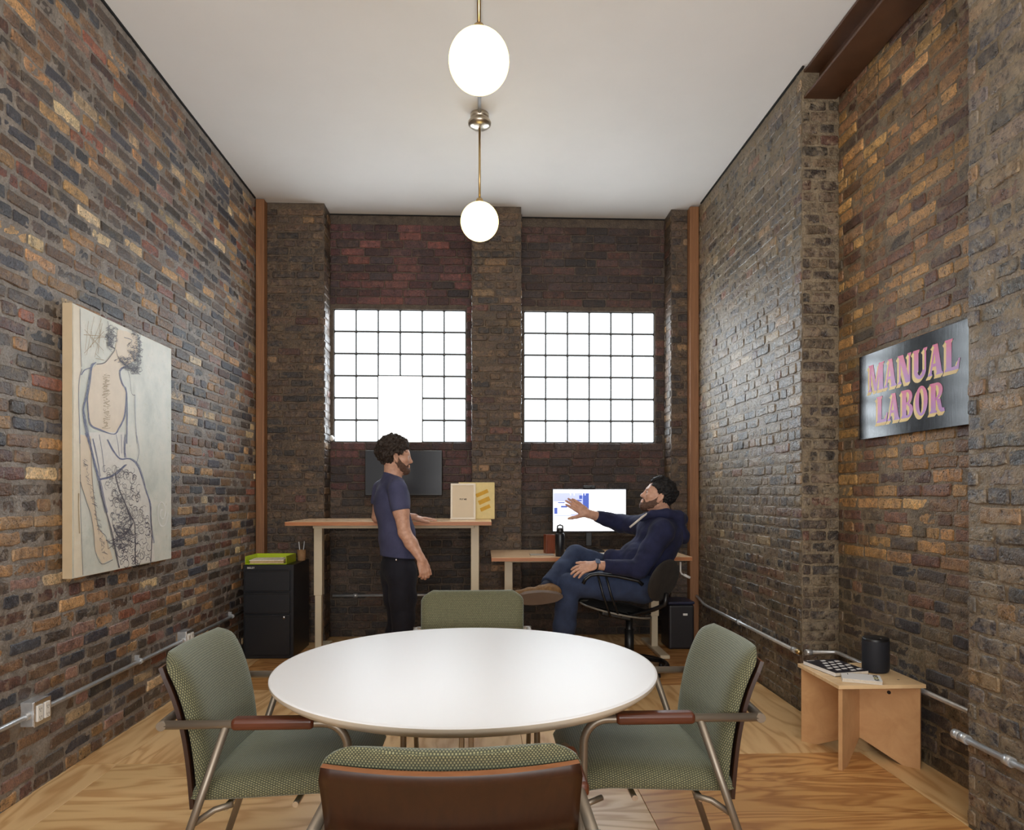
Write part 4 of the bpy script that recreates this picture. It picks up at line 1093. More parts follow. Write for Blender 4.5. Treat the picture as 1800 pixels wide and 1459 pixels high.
ink = [(.004, [UP(225, 130), UP(232, 500), UP(240, 700)]), (.004, [LO(220, 400), LO(225, 800), LO(245, 1355)]),
 (.005, [UP(500, 250), UP(510, 330), UP(500, 420), UP(540, 500), UP(570, 530), UP(530, 590), UP(470, 660), UP(390, 675)]),
 (.005, [UP(580, 530), UP(610, 620), UP(680, 690), UP(760, 730)]), (.004, [UP(740, 345), UP(800, 390), UP(815, 500), UP(800, 620), UP(790, 760)]),
 (.004, [UP(660, 410), UP(740, 440), UP(690, 490)]), (.004, [UP(680, 690), UP(715, 800), UP(735, 960), UP(770, 980)]),
 (.014, [LO(400, 460), LO(430, 620), LO(480, 800), LO(520, 960), LO(560, 1150), LO(590, 1285)]), (.012, [LO(550, 390), LO(580, 520), LO(640, 660), LO(700, 800), LO(740, 900), LO(742, 1250)]),
 (.010, [LO(720, 860), LO(660, 960), LO(600, 1000), LO(540, 900)]), (.012, [LO(530, 880), LO(590, 990), LO(700, 880), LO(660, 720)]), (.006, [LO(890, 1230), LO(900, 1000), LO(890, 700)]),
 (.004, [LO(320, 60), LO(330, 400), LO(360, 700), LO(395, 910), LO(465, 990), LO(485, 1110)]), (.004, [LO(222, 470), LO(270, 640), LO(320, 790), LO(350, 960), LO(360, 1120), LO(420, 1250), LO(530, 1210)])]
for k in range(230):
    v = rs.uniform(330, 1250); f = (v-330)/920
    u0 = 415+170*f; u1 = 740+175*min(1, f*1.5); u = rs.uniform(u0+20, u1-20); r_ = rs.uniform(14, 40); a0 = rs.uniform(0, 6.28); sp_ = rs.uniform(2.2, 5.2)
    ink.append((rs.choice([.002, .0028, .0045]), [LO(u+r_*.8*math.cos(a0+sp_*i/5), v+r_*1.2*math.sin(a0+sp_*i/5)) for i in range(6)]))
for k in range(70):   # dense scribble, curls of hair and beard, hatching on the arm
    u, v = rs.gauss(640, 60), rs.gauss(960, 70); ink.append((.004, [LO(u, v), LO(u+rs.uniform(-50, 50), v+rs.uniform(-30, 60)), LO(u+rs.uniform(-70, 70), v+rs.uniform(-20, 60))]))
for k in range(60):
    t_ = rs.random(); u, v = (510+rs.uniform(-10, 70), 300+t_*240) if t_ < .8 and k % 2 else (620+t_*180+rs.uniform(-30, 30), 600+rs.uniform(-40, 120)*t_)
    ink.append((.003, [UP(u, v), UP(u+rs.uniform(-30, 30), v+rs.uniform(0, 40)), UP(u+rs.uniform(-40, 40), v+rs.uniform(10, 50))]))
for line, n_, sp in (([(520, 300), (515, 400), (545, 500)], 45, 26), ([(600, 590), (680, 670), (780, 720)], 55, 26), ([(770, 350), (810, 460), (800, 600), (790, 740)], 55, 22), ([(700, 480), (770, 540), (780, 640)], 30, 40)):
    for k in range(n_):
        t_ = rs.random()*(len(line)-1); i_ = int(t_); a_, b_ = line[i_], line[min(i_+1, len(line)-1)]; u, v = [a_[q]+(b_[q]-a_[q])*(t_-i_)+rs.uniform(-sp, sp) for q in (0, 1)]
        ink.append((.0026, [UP(u, v), UP(u+rs.uniform(-22, 22), v+rs.uniform(-6, 30)), UP(u+rs.uniform(-34, 34), v+rs.uniform(4, 40)), UP(u+rs.uniform(-30, 30), v+rs.uniform(10, 56))]))
for k in range(70):
    t_ = rs.random(); ink.append((.0025, [LO(250+t_*200+rs.uniform(-25, 25), 240+t_*950), LO(262+t_*200+rs.uniform(-25, 25), 262+t_*950)]))
strokes('ink_lines', LDK, ink, .0024)
tan = [(.0022, [UP(480+rs.uniform(-30, 40)+10*math.cos(i), 780+k*9+10*math.sin(i)) for i in range(0, 5)]) for k in range(0, 60, 2)]
tan += [(.003, [UP(rs.uniform(250, 480), rs.uniform(200, 640)) for i in range(2)]) for k in range(14)] + [(.010, [LO(205, 580), LO(203, 700), LO(210, 860), LO(212, 960)])]
strokes('tan_lines', LTN, tan, .0022)
WLN = simple('white_line', (240, 240, 238), .5)
strokes('white_swirl', WLN, [(.008, [LO(1000+55*(1-i/22)*math.cos(i*.6), 760+150*(1-i/22)*math.sin(i*.6)) for i in range(20)])], .0021)
# ------------------------------------------------------------------ bodies: distance fields and surface nets
def sm(a, b, k):
    if k <= 0: return np.minimum(a, b)
    h = np.clip(.5+.5*(b-a)/k, 0, 1); return b+(a-b)*h-k*h*(1-h)
def vnoise(p, s, seed=0):
    """cheap smooth value field from sines, about -1..1"""
    x, y, z = p[0]*s+seed, p[1]*s+seed*1.7, p[2]*s+seed*.6
    return (np.sin(x*1.0+1.3*np.sin(y*.8+z*.5))+np.sin(y*1.13+1.1*np.sin(z*.9-x*.4))+np.sin(z*1.07+1.2*np.sin(x*.7+y*.6)))/3
class Field:
    def __init__(s, lo, hi, h):
        s.lo = np.array(lo, float); s.h = h
        s.n = np.ceil((np.array(hi, float)-s.lo)/h).astype(int)+1
        s.d = np.full(s.n, .08, np.float32)
    def _win(s, lo, hi, m):
        a = np.clip(np.floor((np.array(lo)-m-s.lo)/s.h).astype(int), 0, s.n); b = np.clip(np.ceil((np.array(hi)+m-s.lo)/s.h).astype(int)+1, 0, s.n)
        if np.any(b <= a): return None, None
        sl = tuple(slice(i, j) for i, j in zip(a, b))
        g = np.meshgrid(*[(s.lo[i]+np.arange(a[i], b[i])*s.h).astype(np.float32) for i in range(3)], indexing='ij')
        return sl, g
    def put(s, lo, hi, fn, k=.02, op='add'):
        sl, g = s._win(lo, hi, k+.03)
        if sl is None: return s
        d = fn(g)
        if op == 'add': s.d[sl] = sm(s.d[sl], d, k)
        else: s.d[sl] = -sm(-s.d[sl], d, k)
        return s
    def cap(s, a, b, ra, rb=None, k=.02, op='add', flat=None):
        a, b = np.array(a, float), np.array(b, float); rb = ra if rb is None else rb
        R_ = max(ra, rb); ba = b-a; L2 = max(1e-9, ba @ ba)
        def fn(g):
            px, py, pz = g[0]-a[0], g[1]-a[1], g[2]-a[2]
            t = np.clip((px*ba[0]+py*ba[1]+pz*ba[2])/L2, 0, 1)
            qx, qy, qz = px-t*ba[0], py-t*ba[1], pz-t*ba[2]
            if flat is not None:
                n, f = flat; c = (qx*n[0]+qy*n[1]+qz*n[2])*(1/f-1)
                qx, qy, qz = qx+c*n[0], qy+c*n[1], qz+c*n[2]
                return (np.sqrt(qx*qx+qy*qy+qz*qz)-(ra+(rb-ra)*t))*f
            return np.sqrt(qx*qx+qy*qy+qz*qz)-(ra+(rb-ra)*t)
        return s.put(np.minimum(a, b)-R_, np.maximum(a, b)+R_, fn, k, op)
    def chain(s, pts, rs, k=.02, **kw):
        for i in range(len(pts)-1): s.cap(pts[i], pts[i+1], rs[i], rs[i+1], k, **kw)
        return s
    def ell(s, c, r, M=None, k=.02, op='add'):
        c = np.array(c, float); r = np.array(r, float); A = np.eye(3) if M is None else np.array(M, float)
        R_ = r.max()
        def fn(g):
            p = [g[i]-c[i] for i in range(3)]
            q = [p[0]*A[0, j]+p[1]*A[1, j]+p[2]*A[2, j] for j in range(3)]
            k0 = np.sqrt(sum((q[j]/r[j])**2 for j in range(3))); k1 = np.sqrt(sum((q[j]/r[j]**2)**2 for j in range(3)))+1e-6
            return k0*(k0-1)/k1
        return s.put(c-R_, c+R_, fn, k, op)
    def cut(s, p, n, k=.004):
        """keep the side of the plane opposite to n"""
        p, n = np.array(p, float), np.array(n, float); n = n/np.linalg.norm(n)
        ax = [(s.lo[i]+np.arange(s.n[i])*s.h).astype(np.float32)-p[i] for i in range(3)]
        d = ax[0][:, None, None]*n[0]+ax[1][None, :, None]*n[1]+ax[2][None, None, :]*n[2]
        s.d = -sm(-s.d, -d, k); return s
    def cutlocal(s, p, n, c, rad, k=.004):
        p, n, c = np.array(p, float), np.array(n, float), np.array(c, float); n = n/np.linalg.norm(n)
        sl, g = s._win(c-rad, c+rad, 0)
        d = sum((g[i]-p[i])*n[i] for i in range(3)); w = sum((g[i]-c[i])**2 for i in range(3)) < rad*rad
        s.d[sl] = np.where(w, -sm(-s.d[sl], -d, k), s.d[sl]); return s
    def wrinkle(s, amp, scale, seed=0, weight=None):
        g = np.meshgrid(*[(s.lo[i]+np.arange(s.n[i])*s.h).astype(np.float32) for i in range(3)], indexing='ij')
        w = vnoise(g, scale, seed)*amp
        if weight is not None: w = w*weight(g)
        s.d += w; return s
    def mesh(s):
        d = s.d; n = d.shape; inside = d < 0
        c = inside[:-1, :-1, :-1].astype(np.int8)
        tot = np.zeros(c.shape, np.int8)
        for i in (0, 1):
            for j in (0, 1):
                for k in (0, 1): tot += inside[i:n[0]-1+i, j:n[1]-1+j, k:n[2]-1+k]
        cells = np.argwhere((tot > 0) & (tot < 8))
        idx = np.full(c.shape, -1, np.int32); idx[tuple(cells.T)] = np.arange(len(cells))
        acc = np.zeros((len(cells), 3)); cnt = np.zeros(len(cells))
        cor = [(i, j, k) for i in (0, 1) for j in (0, 1) for k in (0, 1)]
        val = {q: d[cells[:, 0]+q[0], cells[:, 1]+q[1], cells[:, 2]+q[2]] for q in cor}
        for q in cor:
            for ax in range(3):
                if q[ax] == 0:
                    q2 = list(q); q2[ax] = 1; q2 = tuple(q2)
                    a, b = val[q], val[q2]; m = (a < 0) != (b < 0)
                    t = np.where(m, a/np.where(m, a-b, 1), 0)
                    pt_ = np.array(q, float)[None, :].repeat(len(cells), 0); pt_[:, ax] = t
                    acc += pt_*m[:, None]; cnt += m
        v = (cells+acc/cnt[:, None])*s.h+s.lo
        faces = []
        for ax in range(3):
            sl0 = [slice(None)]*3; sl1 = [slice(None)]*3; sl0[ax] = slice(0, -1); sl1[ax] = slice(1, None)
            a, b = inside[tuple(sl0)], inside[tuple(sl1)]
            e = np.argwhere(a != b); o1, o2 = (ax+1) % 3, (ax+2) % 3
            ok = (e[:, o1] > 0) & (e[:, o2] > 0) & (e[:, o1] < n[o1]-1) & (e[:, o2] < n[o2]-1); e = e[ok]
            if not len(e): continue
            def cell(d1, d2):
                q = e.copy(); q[:, o1] -= d1; q[:, o2] -= d2; return idx[q[:, 0], q[:, 1], q[:, 2]]
            f = np.stack([cell(1, 1), cell(0, 1), cell(0, 0), cell(1, 0)], 1)
            flip = ~a[tuple(e.T)]
            f[flip] = f[flip][:, ::-1]; faces.append(f)
        return v, np.vstack(faces)
    def build(s, name, mats, parent=None, relax=1, fmat=None):
        v, f = s.mesh()
        for _ in range(relax):
            acc = np.zeros_like(v); cnt = np.zeros(len(v))
            for i in range(4):
                np.add.at(acc, f[:, i], v[f[:, (i+1) % 4]]+v[f[:, (i+3) % 4]]); np.add.at(cnt, f[:, i], 2)
            v = v*.5+.5*acc/np.maximum(cnt, 1)[:, None]
        return mesh_np(name, v, f, mats, parent, fmat=fmat(v, f) if fmat else None)

def frame(fwd, up=(0, 0, 1)):
    """rotation with columns forward, left, up"""
    f = Vector(fwd).normalized(); l = Vector(up).cross(f).normalized(); u = f.cross(l)
    return Matrix((f, l, u)).transposed()
class Head:
    def __init__(s, org, fwd, up=(0, 0, 1), k=1.0): s.o = Vector(org); s.M = frame(fwd, up); s.k = k
    def p(s, x, y, z): return s.o+s.M @ (Vector((x, y, z))*s.k)
    def flesh(s, F, grow=0.0, ears=True, nosek=1.0, jaw=1.0):
        k = s.k; P_, M = s.p, s.M; g = grow
        F.ell(P_(-.014, 0, .036), [.098*k+g, .077*k+g, .086*k+g], M, .01)
        F.ell(P_(.030, 0, -.026), [.062*k+g, .061*k+g, .085*k+g], M, .03)
        for y in (-1, 1):
            F.cap(P_(-.004, y*.050, -.052), P_(.062, y*.014, -.096), .026*k*jaw+g, .020*k+g, .03)
            F.ell(P_(.058, y*.043, -.018), [.026*k+g, .022*k+g, .022*k+g], M, .02)
        F.ell(P_(.073, 0, -.094), [.021*k+g, .024*k+g, .020*k+g], M, .018)
        F.cap(P_(.073, -.034, .024), P_(.073, .034, .024), .016*k+g, .016*k+g, .02)
        if grow == 0:
            for y in (-1, 1): F.ell(P_(.101, y*.033, .003), [.018*k, .017*k, .013*k], M, .014, 'sub')
            for y in (-1, 1): F.ell(P_(.074, y*.032, .003), [.0150*k, .0150*k, .0125*k], M, .006)
            F.cap(P_(.084, 0, .014), P_(.1005, 0, -.026), .0095*k, .0120*k*nosek, .014)
            F.ell(P_(.1035, 0, -.031), [.0125*k, .012*k, .0105*k], M, .010)
            for y in (-1, 1): F.ell(P_(.094, y*.0125, -.034), [.011*k, .008*k, .008*k], M, .006)
            F.cap(P_(.090, -.017, -.060), P_(.090, .017, -.060), .0070*k, None, .009)
            F.cap(P_(.089, -.015, -.0725), P_(.089, .015, -.0725), .0080*k, None, .009)
            F.cap(P_(.101, -.02, -.066), P_(.101, .02, -.066), .0045*k, None, .004, 'sub')
            if ears:
                for y in (-1, 1):
                    E = M @ Euler((0, R(-14), y*R(-24))).to_matrix()
                    F.ell(P_(-.008, y*.078, -.006), [.0185*k, .0085*k, .033*k], E, .008)
                    F.ell(P_(-.004, y*.087, .000), [.0105*k, .006*k, .018*k], E, .005, 'sub')
                    F.ell(P_(.001, y*.080, -.034), [.009*k, .006*k, .010*k], E, .006)
    def eyes(s, parent, iris):
        o = []
        for y in (-1, 1):
            b = MB(); ax = s.M
            c = s.p(.0785, y*.032, .003); r = .0118*s.k
            A = Matrix((s.M.col[1], s.M.col[2], s.M.col[0])).transposed()
            pr = [(r*math.sin(math.pi*i/14), -r*math.cos(math.pi*i/14)) for i in range(15)]
            b.lathe(pr, c, 18, axis=A)
            for f in b.bm.faces:
                f.material_index = 1 if (f.calc_center_median()-c).normalized().dot(s.M.col[0]) > .84 else 0
            b.build('eye', [EYEW, iris], parent)
def hand(F, w, fwd, dors, side, k=1.0, curl=(12, 16, 14), spread=6, thumb_out=42, thumb_curl=12, fcurl=None):
    """palm, five fingers; side +1 right hand, -1 left hand"""
    f = Vector(fwd).normalized(); d = Vector(dors); d = (d-f*d.dot(f)).normalized(); t = d.cross(f)*side
    w = Vector(w); q = lambda x, y, z: w+(f*x+t*y+d*z)*k
    fl = (np.array(d), .56)
    F.cap(q(-.012, 0, 0), q(.03, 0, 0), .026*k, .032*k, .012, flat=fl)
    for y in (.024, .008, -.008, -.023): F.cap(q(.022, y*.8, 0), q(.086-abs(y-.004)*.25, y, .001), .0185*k, .0155*k, .008, flat=fl)
    lens = (.072, .080, .075, .058); ys = (.029, .0095, -.0095, -.0275)
    for i in range(4):
        a = R(spread*(1.5-i)); cu = fcurl[i] if fcurl else curl
        base = q(.088-abs(ys[i]-.004)*.3, ys[i], .002); dirn = (f*math.cos(a)+t*math.sin(a)).normalized(); ang = 0; p = base; rr = .0092*k
        pts = [q(.06, ys[i]*.9, .001), base]; rs_ = [.0098*k, .0102*k]
        for j, (fr, c) in enumerate(zip((.46, .30, .24), cu)):
            ang += R(c); p = p+(dirn*math.cos(ang)-d*math.sin(ang))*lens[i]*fr*k; pts.append(p); rs_.append((.0093, .0086, .0074)[j]*k*(.9 if i == 3 else 1))
        F.chain([np.array(x) for x in pts], rs_, .004)
    a = R(thumb_out); p0 = q(.012, .022, -.006); dr = (f*math.cos(a)+t*math.sin(a)-d*.18).normalized()
    p1 = p0+dr*.046*k; a2 = R(thumb_out-thumb_curl); dr2 = (f*math.cos(a2)+t*math.sin(a2)-d*.15).normalized(); p2 = p1+dr2*.034*k; p3 = p2+dr2*.026*k
    F.chain([np.array(x) for x in (p0, p1, p2, p3)], [.0165*k, .0125*k, .0108*k, .0085*k], .008)
SKIN = NT('skin'); _n = SKIN.noise(SKIN.obj(), 40, 4)
SKIN.base(SKIN.ramp(_n, [(.3, srgb(184, 138, 116)), (.7, srgb(208, 164, 140))]), .48, 0, .4)
SKIN.b.inputs['Subsurface Weight'].default_value = .12; SKIN.b.inputs['Subsurface Radius'].default_value = (.012, .005, .003); SKIN = SKIN.m
EYEW = simple('eye_white', (224, 218, 210), .2, var=0); IRIS = simple('brown_iris', (46, 28, 18), .15, var=0)
def cloth(name, c1, c2, sc=9, fine=600, rough=.85, sheen=.03):
    t = NT(name); n = t.noise(t.obj(), sc, 5, .6); f = t.noise(t.obj(), fine, 2)
    c = t.ramp(n, [(.28, srgb(*c1)), (.72, srgb(*c2))]); c = t.mix(.5, c, t.ramp(f, [(.3, (.75, .75, .75)), (.7, (1.25, 1.25, 1.25))]), 'MULTIPLY')
    t.base(c, rough, 0, .25, sheen=sheen); t.bump(f, .2, .001); return t.m
HAIR = NT('dark_hair'); _n = HAIR.noise(HAIR.obj(), 220, 4); HAIR.base(HAIR.ramp(_n, [(.3, srgb(24, 18, 15)), (.7, srgb(66, 54, 46))]), .6, 0, .3); HAIR.bump(_n, .7, .003); HAIR = HAIR.m
HAIR2 = NT('black_hair'); _n = HAIR2.noise(HAIR2.obj(), 240, 4); HAIR2.base(HAIR2.ramp(_n, [(.3, srgb(16, 15, 16)), (.7, srgb(42, 40, 41))]), .62, 0, .25); HAIR2.bump(_n, .7, .003); HAIR2 = HAIR2.m
BEARD = NT('beard_hair'); _n = BEARD.noise(BEARD.obj(), 300, 4); BEARD.base(BEARD.ramp(_n, [(.3, srgb(58, 40, 32)), (.7, srgb(112, 82, 66))]), .6, 0, .4); BEARD.bump(_n, .8, .003); BEARD = BEARD.m
def beard(H, name, parent, mt, thick=.004, zt=-.03, moust=True, seed=0):
    k = H.k; c = H.p(.03, 0, -.06); F = Field(np.array(c)-.14, np.array(c)+.14, .0034)
    H.flesh(F, thick)
    B = Field(F.lo, F.lo+(F.n-1)*F.h, F.h)
    for y in (-1, 1):
        B.chain([H.p(-.002, y*.072, -.008), H.p(.008, y*.068, -.04), H.p(.035, y*.056, -.072), H.p(.068, y*.030, -.094), H.p(.085, 0, -.100)], [.012, .020, .026, .026, .026], .01)
        if moust: B.chain([H.p(.098, 0, -.050), H.p(.088, y*.022, -.058), H.p(.074, y*.036, -.080)], [.008, .010, .014], .006)
    B.cap(H.p(.085, 0, -.088), H.p(.05, 0, -.125), .030, .032, .01)
    B.cap(H.p(.10, -.014, -.066), H.p(.10, .014, -.066), .009, None, .004, 'sub')
    n = np.minimum(F.d.shape, B.d.shape); sl = tuple(slice(0, i) for i in n)
    F.d = np.maximum(F.d[sl], B.d[sl]); F.n = np.array(F.d.shape)
    F.wrinkle(.0022, 330, seed); F.wrinkle(.0015, 620, seed+3)
    return F.build(name, mt, parent, 1)
def hair_blobs(H, name, parent, mt, keep, N, rad, base, seed, jit=.006, sq=1.0, freq=300, amp=.003):
    rg = random.Random(seed); k = H.k; c = H.p(-.02, 0, .045)
    F = Field(np.array(c)-.175, np.array(c)+.175, .0042)
    F.ell(H.p(*base[0]), [r*k for r in base[1]], H.M, .01)
    for i in range(N):
        z = 1-2*(i+.5)/N; a = i*2.39996; r = math.sqrt(1-z*z)
        q = Vector((base[0][0]+base[1][0]*r*math.cos(a), base[0][1]+base[1][1]*r*math.sin(a), base[0][2]+base[1][2]*z))
        rr = keep(q)
        if rr is None: continue
        q += Vector((rg.uniform(-jit, jit), rg.uniform(-jit, jit), rg.uniform(-jit, jit)))
        F.ell(H.p(*q), [rad*rr*k*rg.uniform(.75, 1.25)]*3, None, .006)
    return F, c
# ================================================================== standing man
D0 = 4.85
fdir = Vector((math.cos(R(24)), math.sin(R(24)), 0)); rdir = Vector((fdir.y, -fdir.x, 0)); BM = frame(fdir)
chest, belly, pelv = P(690, 886, D0), P(698, 945, D0), P(700, 1000, D0)
nSh, fSh = P(699, 861, 4.68), P(671, 861, 5.01)
nEl, nWr = P(711, 936, 4.63), P(741, 984, 4.60)
fEl, fWr = P(664, 909, 5.06), P(729, 911, 5.22)
fWr.z = DZ1+.034
neck0, neck1 = P(690, 845, D0), P(695, 818, D0)
hd = Head(P(697, 803, D0), (math.cos(R(10)), math.sin(R(10)), -.04), (.0, 0, 1), 1.0)
hipN, hipF = pelv+rdir*.088+Vector((0, 0, -.06)), pelv-rdir*.088+Vector((0, 0, -.06))
kneN, kneF = P(709, 1084, 4.78), P(702, 1084, 4.95)
ankN, ankF = P(705, 1164, 4.80), P(688, 1160, 4.98); ankN.z = ankF.z = .085
allp = [chest, nSh, fSh, nWr, fWr, hd.o, ankN, ankF]
lo = [min(p[i] for p in allp)-.24 for i in range(3)]; hi = [max(p[i] for p in allp)+.24 for i in range(3)]; lo[2] = -.02
F = Field(lo, hi, .0044)
F.ell(chest, [.105, .165, .19], BM, .04); F.ell(belly, [.112, .15, .16], BM, .05); F.ell(pelv, [.105, .155, .12], BM, .05)
F.chain([neck0, neck1], [.057, .056], .03)
F.chain([nSh, (nSh+nEl)/2, nEl], [.056, .052, .043], .03); F.chain([nEl, nEl*.6+nWr*.4, nWr], [.043, .044, .027], .015)
F.chain([fSh, fEl], [.056, .043], .03); F.chain([fEl, fEl*.6+fWr*.4, fWr], [.043, .043, .027], .015)
for h_, k_, a_ in ((hipN, kneN, ankN), (hipF, kneF, ankF)):
    F.chain([h_, k_, a_], [.085, .058, .042], .03); F.cap(a_+Vector((0, 0, -.04)), a_+fdir*.12+Vector((0, 0, -.05)), .032, .028, .02)
hd.flesh(F); F.cap(hd.p(-.03, 0, -.05), neck0, .055, .057, .03)
hand(F, nWr, Vector((.22, -.02, -.97)), rdir+Vector((.1, 0, .05)), 1, 1.0, fcurl=[(20, 30, 22), (24, 34, 24), (28, 36, 24), (30, 38, 26)], spread=2, thumb_out=24)
hand(F, fWr+Vector((0, 0, -.006)), Vector((.96, .22, -.075)), Vector((0, 0, 1)), -1, 1.0, curl=(4, 6, 8), spread=5, thumb_out=38)
man1 = F.build('person', SKIN); tag(man1, 'standing man with curly dark hair in blue t-shirt and black jeans', 'person')
hd.eyes(man1, IRIS)
beard(hd, 'beard', man1, BEARD, .0045, seed=1)
def keep1(q):
    if q.x > .060 and q.z < .075: return None
    if q.x > .03 and q.z < .035: return None
    if abs(q.y) > .045 and q.x > -.035 and q.z < .012: return None
    if q.z < -.055: return None
    return 1.0 if q.z > -.02 else .75
HF, hc = hair_blobs(hd, 'hair', man1, HAIR, keep1, 420, .017, ((-.024, 0, .040), (.108, .088, .100)), 5, jit=.010)
HF.ell(hd.p(.052, 0, -.035), [.074, .10, .105], hd.M, .01, 'sub')
for y in (-1, 1): HF.ell(hd.p(-.004, y*.092, -.016), [.030, .026, .040], hd.M, .006, 'sub')
HF.wrinkle(.0050, 240, 2); HF.wrinkle(.0034, 470, 5)
HF.build('hair', HAIR, man1, 0)
b = MB()
rg = random.Random(4)
for i in range(320):   # loose curls standing off the outline
    a, z = rg.uniform(0, 6.28), rg.uniform(-.3, 1); r = math.sqrt(max(0, 1-z*z)); q = Vector((-.024+.112*r*math.cos(a), .092*r*math.sin(a), .040+.104*z))
    if keep1(q) is None: continue
    d = Vector((q.x+.024, q.y, q.z-.04)).normalized(); e = d.cross(Vector((rg.uniform(-1, 1), rg.uniform(-1, 1), rg.uniform(-1, 1)))).normalized(); L = rg.uniform(.012, .03)
    b.tube([hd.p(*(q+d*.004)), hd.p(*(q+d*L*.6+e*L*.25)), hd.p(*(q+d*L+e*L*.1*rg.uniform(-3, 5)))], [.0016, .0012, .0005], 5, False)
o = b.build('stray_hair', HAIR, man1, recalc=False); o['kind'] = 'stuff'
for y in (-1, 1):
    b = MB(); b.tube([hd.p(.086, y*.014, .024), hd.p(.087, y*.03, .030), hd.p(.074, y*.048, .024)], [.003, .0042, .002], 8); b.build('eyebrow', BEARD, man1)
# t-shirt
TEE = cloth('blue_tee', (56, 58, 84), (78, 80, 110), 7)
F = Field([lo[0], lo[1], .70], [hi[0], hi[1], 1.50], .005)
F.ell(chest+fdir*-.004, [.124, .180, .20], BM, .04); F.ell(belly, [.130, .165, .18], BM, .06); F.ell(pelv+Vector((0, 0, .03)), [.128, .172, .16], BM, .06)
F.chain([neck0+Vector((0, 0, -.006)), nSh+Vector((0, 0, .005))], [.072, .062], .03); F.chain([neck0+Vector((0, 0, -.006)), fSh+Vector((0, 0, .005))], [.072, .062], .03)
F.cap(neck0+Vector((0, 0, -.03)), neck0+Vector((0, 0, .05)), .0665, .0625, .02)
slN = nSh.lerp(nEl, .62); slF = fSh.lerp(fEl, .6)
SL = Field(F.lo, F.lo+(F.n-1)*F.h, F.h)
SL.chain([nSh, slN], [.068, .066], .03); SL.chain([fSh, slF], [.068, .066], .03)
SL.cutlocal(nSh.lerp(nEl, .50), nEl-nSh, nSh.lerp(nEl, .78), .125); SL.cutlocal(fSh.lerp(fEl, .50), fEl-fSh, fSh.lerp(fEl, .78), .12)
n_ = np.minimum(F.d.shape, SL.d.shape); q_ = tuple(slice(0, i) for i in n_); F.d[q_] = sm(F.d[q_], SL.d[q_], .016)
F.wrinkle(.0028, 26, 1); F.wrinkle(.0022, 55, 4, lambda g: np.clip((1.15-g[2])*4, .2, 1))
hemp = P(698, 979, D0); F.cut(hemp, Vector((0, 0, -1))-fdir*.10)
F.cut(P(690, 836.5, D0), Vector((0, 0, 1))+fdir*.38)
F.build('t_shirt', TEE, man1, 1)
b = MB(); nm = (Vector((0, 0, 1))+fdir*.38).normalized(); cc = P(690, 837, D0); ux = rdir; uy = nm.cross(ux)
b.tube([cc+ux*.0635*math.cos(a)+uy*.066*math.sin(a) for a in [i/28*math.tau for i in range(29)]], .0055, 8, False); b.build('collar', TEE, man1)
# jeans and shoes
BLKJ = cloth('black_denim', (20, 20, 27), (34, 34, 43), 8, sheen=.03)
F = Field([lo[0], lo[1], .03], [hi[0], hi[1], 1.0], .006)
F.ell(pelv+Vector((0, 0, .02)), [.118, .166, .13], BM, .05)
for h_, k_, a_ in ((hipN, kneN, ankN), (hipF, kneF, ankF)):
    F.chain([h_+Vector((0, 0, .02)), h_.lerp(k_, .5), k_, k_.lerp(a_, .5), a_+Vector((0, 0, .02))], [.104, .092, .078, .078, .080], .035)
F.wrinkle(.003, 30, 2); F.wrinkle(.002, 60, 7); F.cut(ankN+Vector((0, 0, -.035)), (0, 0, -1)); F.cut(P(700, 972, D0), (0, 0, 1))
F.build('jeans', BLKJ, man1, 1)
SHOE = simple('black_shoe', (24, 23, 24), .45); SOLE = simple('dark_sole', (60, 54, 50), .8)
def shoe(a, f, mt, parent, up=Vector((0, 0, 1)), L=.27, sole_m=None, drop=.06):
    f = Vector(f).normalized(); up = (Vector(up)-f*f.dot(Vector(up))).normalized(); s = up.cross(f); b0 = a-up*drop
    M = Matrix((f, s, up)).transposed(); c = np.array(a)
    G = Field(c-.32, c+.32, .0055)
    G.chain([b0-f*.045+up*.025, b0+f*.05+up*.024, b0+f*.14+up*.012, b0+f*(L-.105)+up*.008], [.040, .044, .044, .036], .03)
    G.cap(b0-f*.03+up*.05, b0+f*.06+up*.045, .037, .034, .03); G.cap(a+up*.005, b0+up*.03, .038, .044, .03)
    G.cut(b0-up*.012, -up); G.cut(a+up*.018, up); G.wrinkle(.0012, 70, 3)
    G.build('shoe', mt, parent, 1)
    b = MB(); n = 28; prof = []
    for i in range(n):
        t = i/n*math.tau; x = .5*(L+.0)*math.cos(t); wd = .054*(1+.12*math.cos(t))
        prof.append((x+L*.5-.085, wd*math.sin(t)*(1 if abs(math.sin(t)) < 2 else 1)))
    b.prism(prof, b0-up*.036, f, s, up, .028)
    es = list(b.bm.edges); bmesh.ops.bevel(b.bm, geom=[e for e in es if abs((e.verts[0].co-e.verts[1].co).normalized().dot(up)) < .3], offset=.007, segments=2, affect='EDGES')
    b.build('sole', sole_m, parent)
for a_, dz in ((ankN, 0), (ankF, 0)):
    a2 = a_.copy(); a2.z = .097; shoe(a2, fdir, SHOE, man1, sole_m=SOLE)
b = MB(); b.lathe([(0, .003), (.006, .002), (.0075, 0)], P(696, 984, 4.70)+rdir*.012, 14, axis=Matrix((fdir, (0, 0, 1), rdir)).transposed()); b.build('rivet', CHROME, man1)

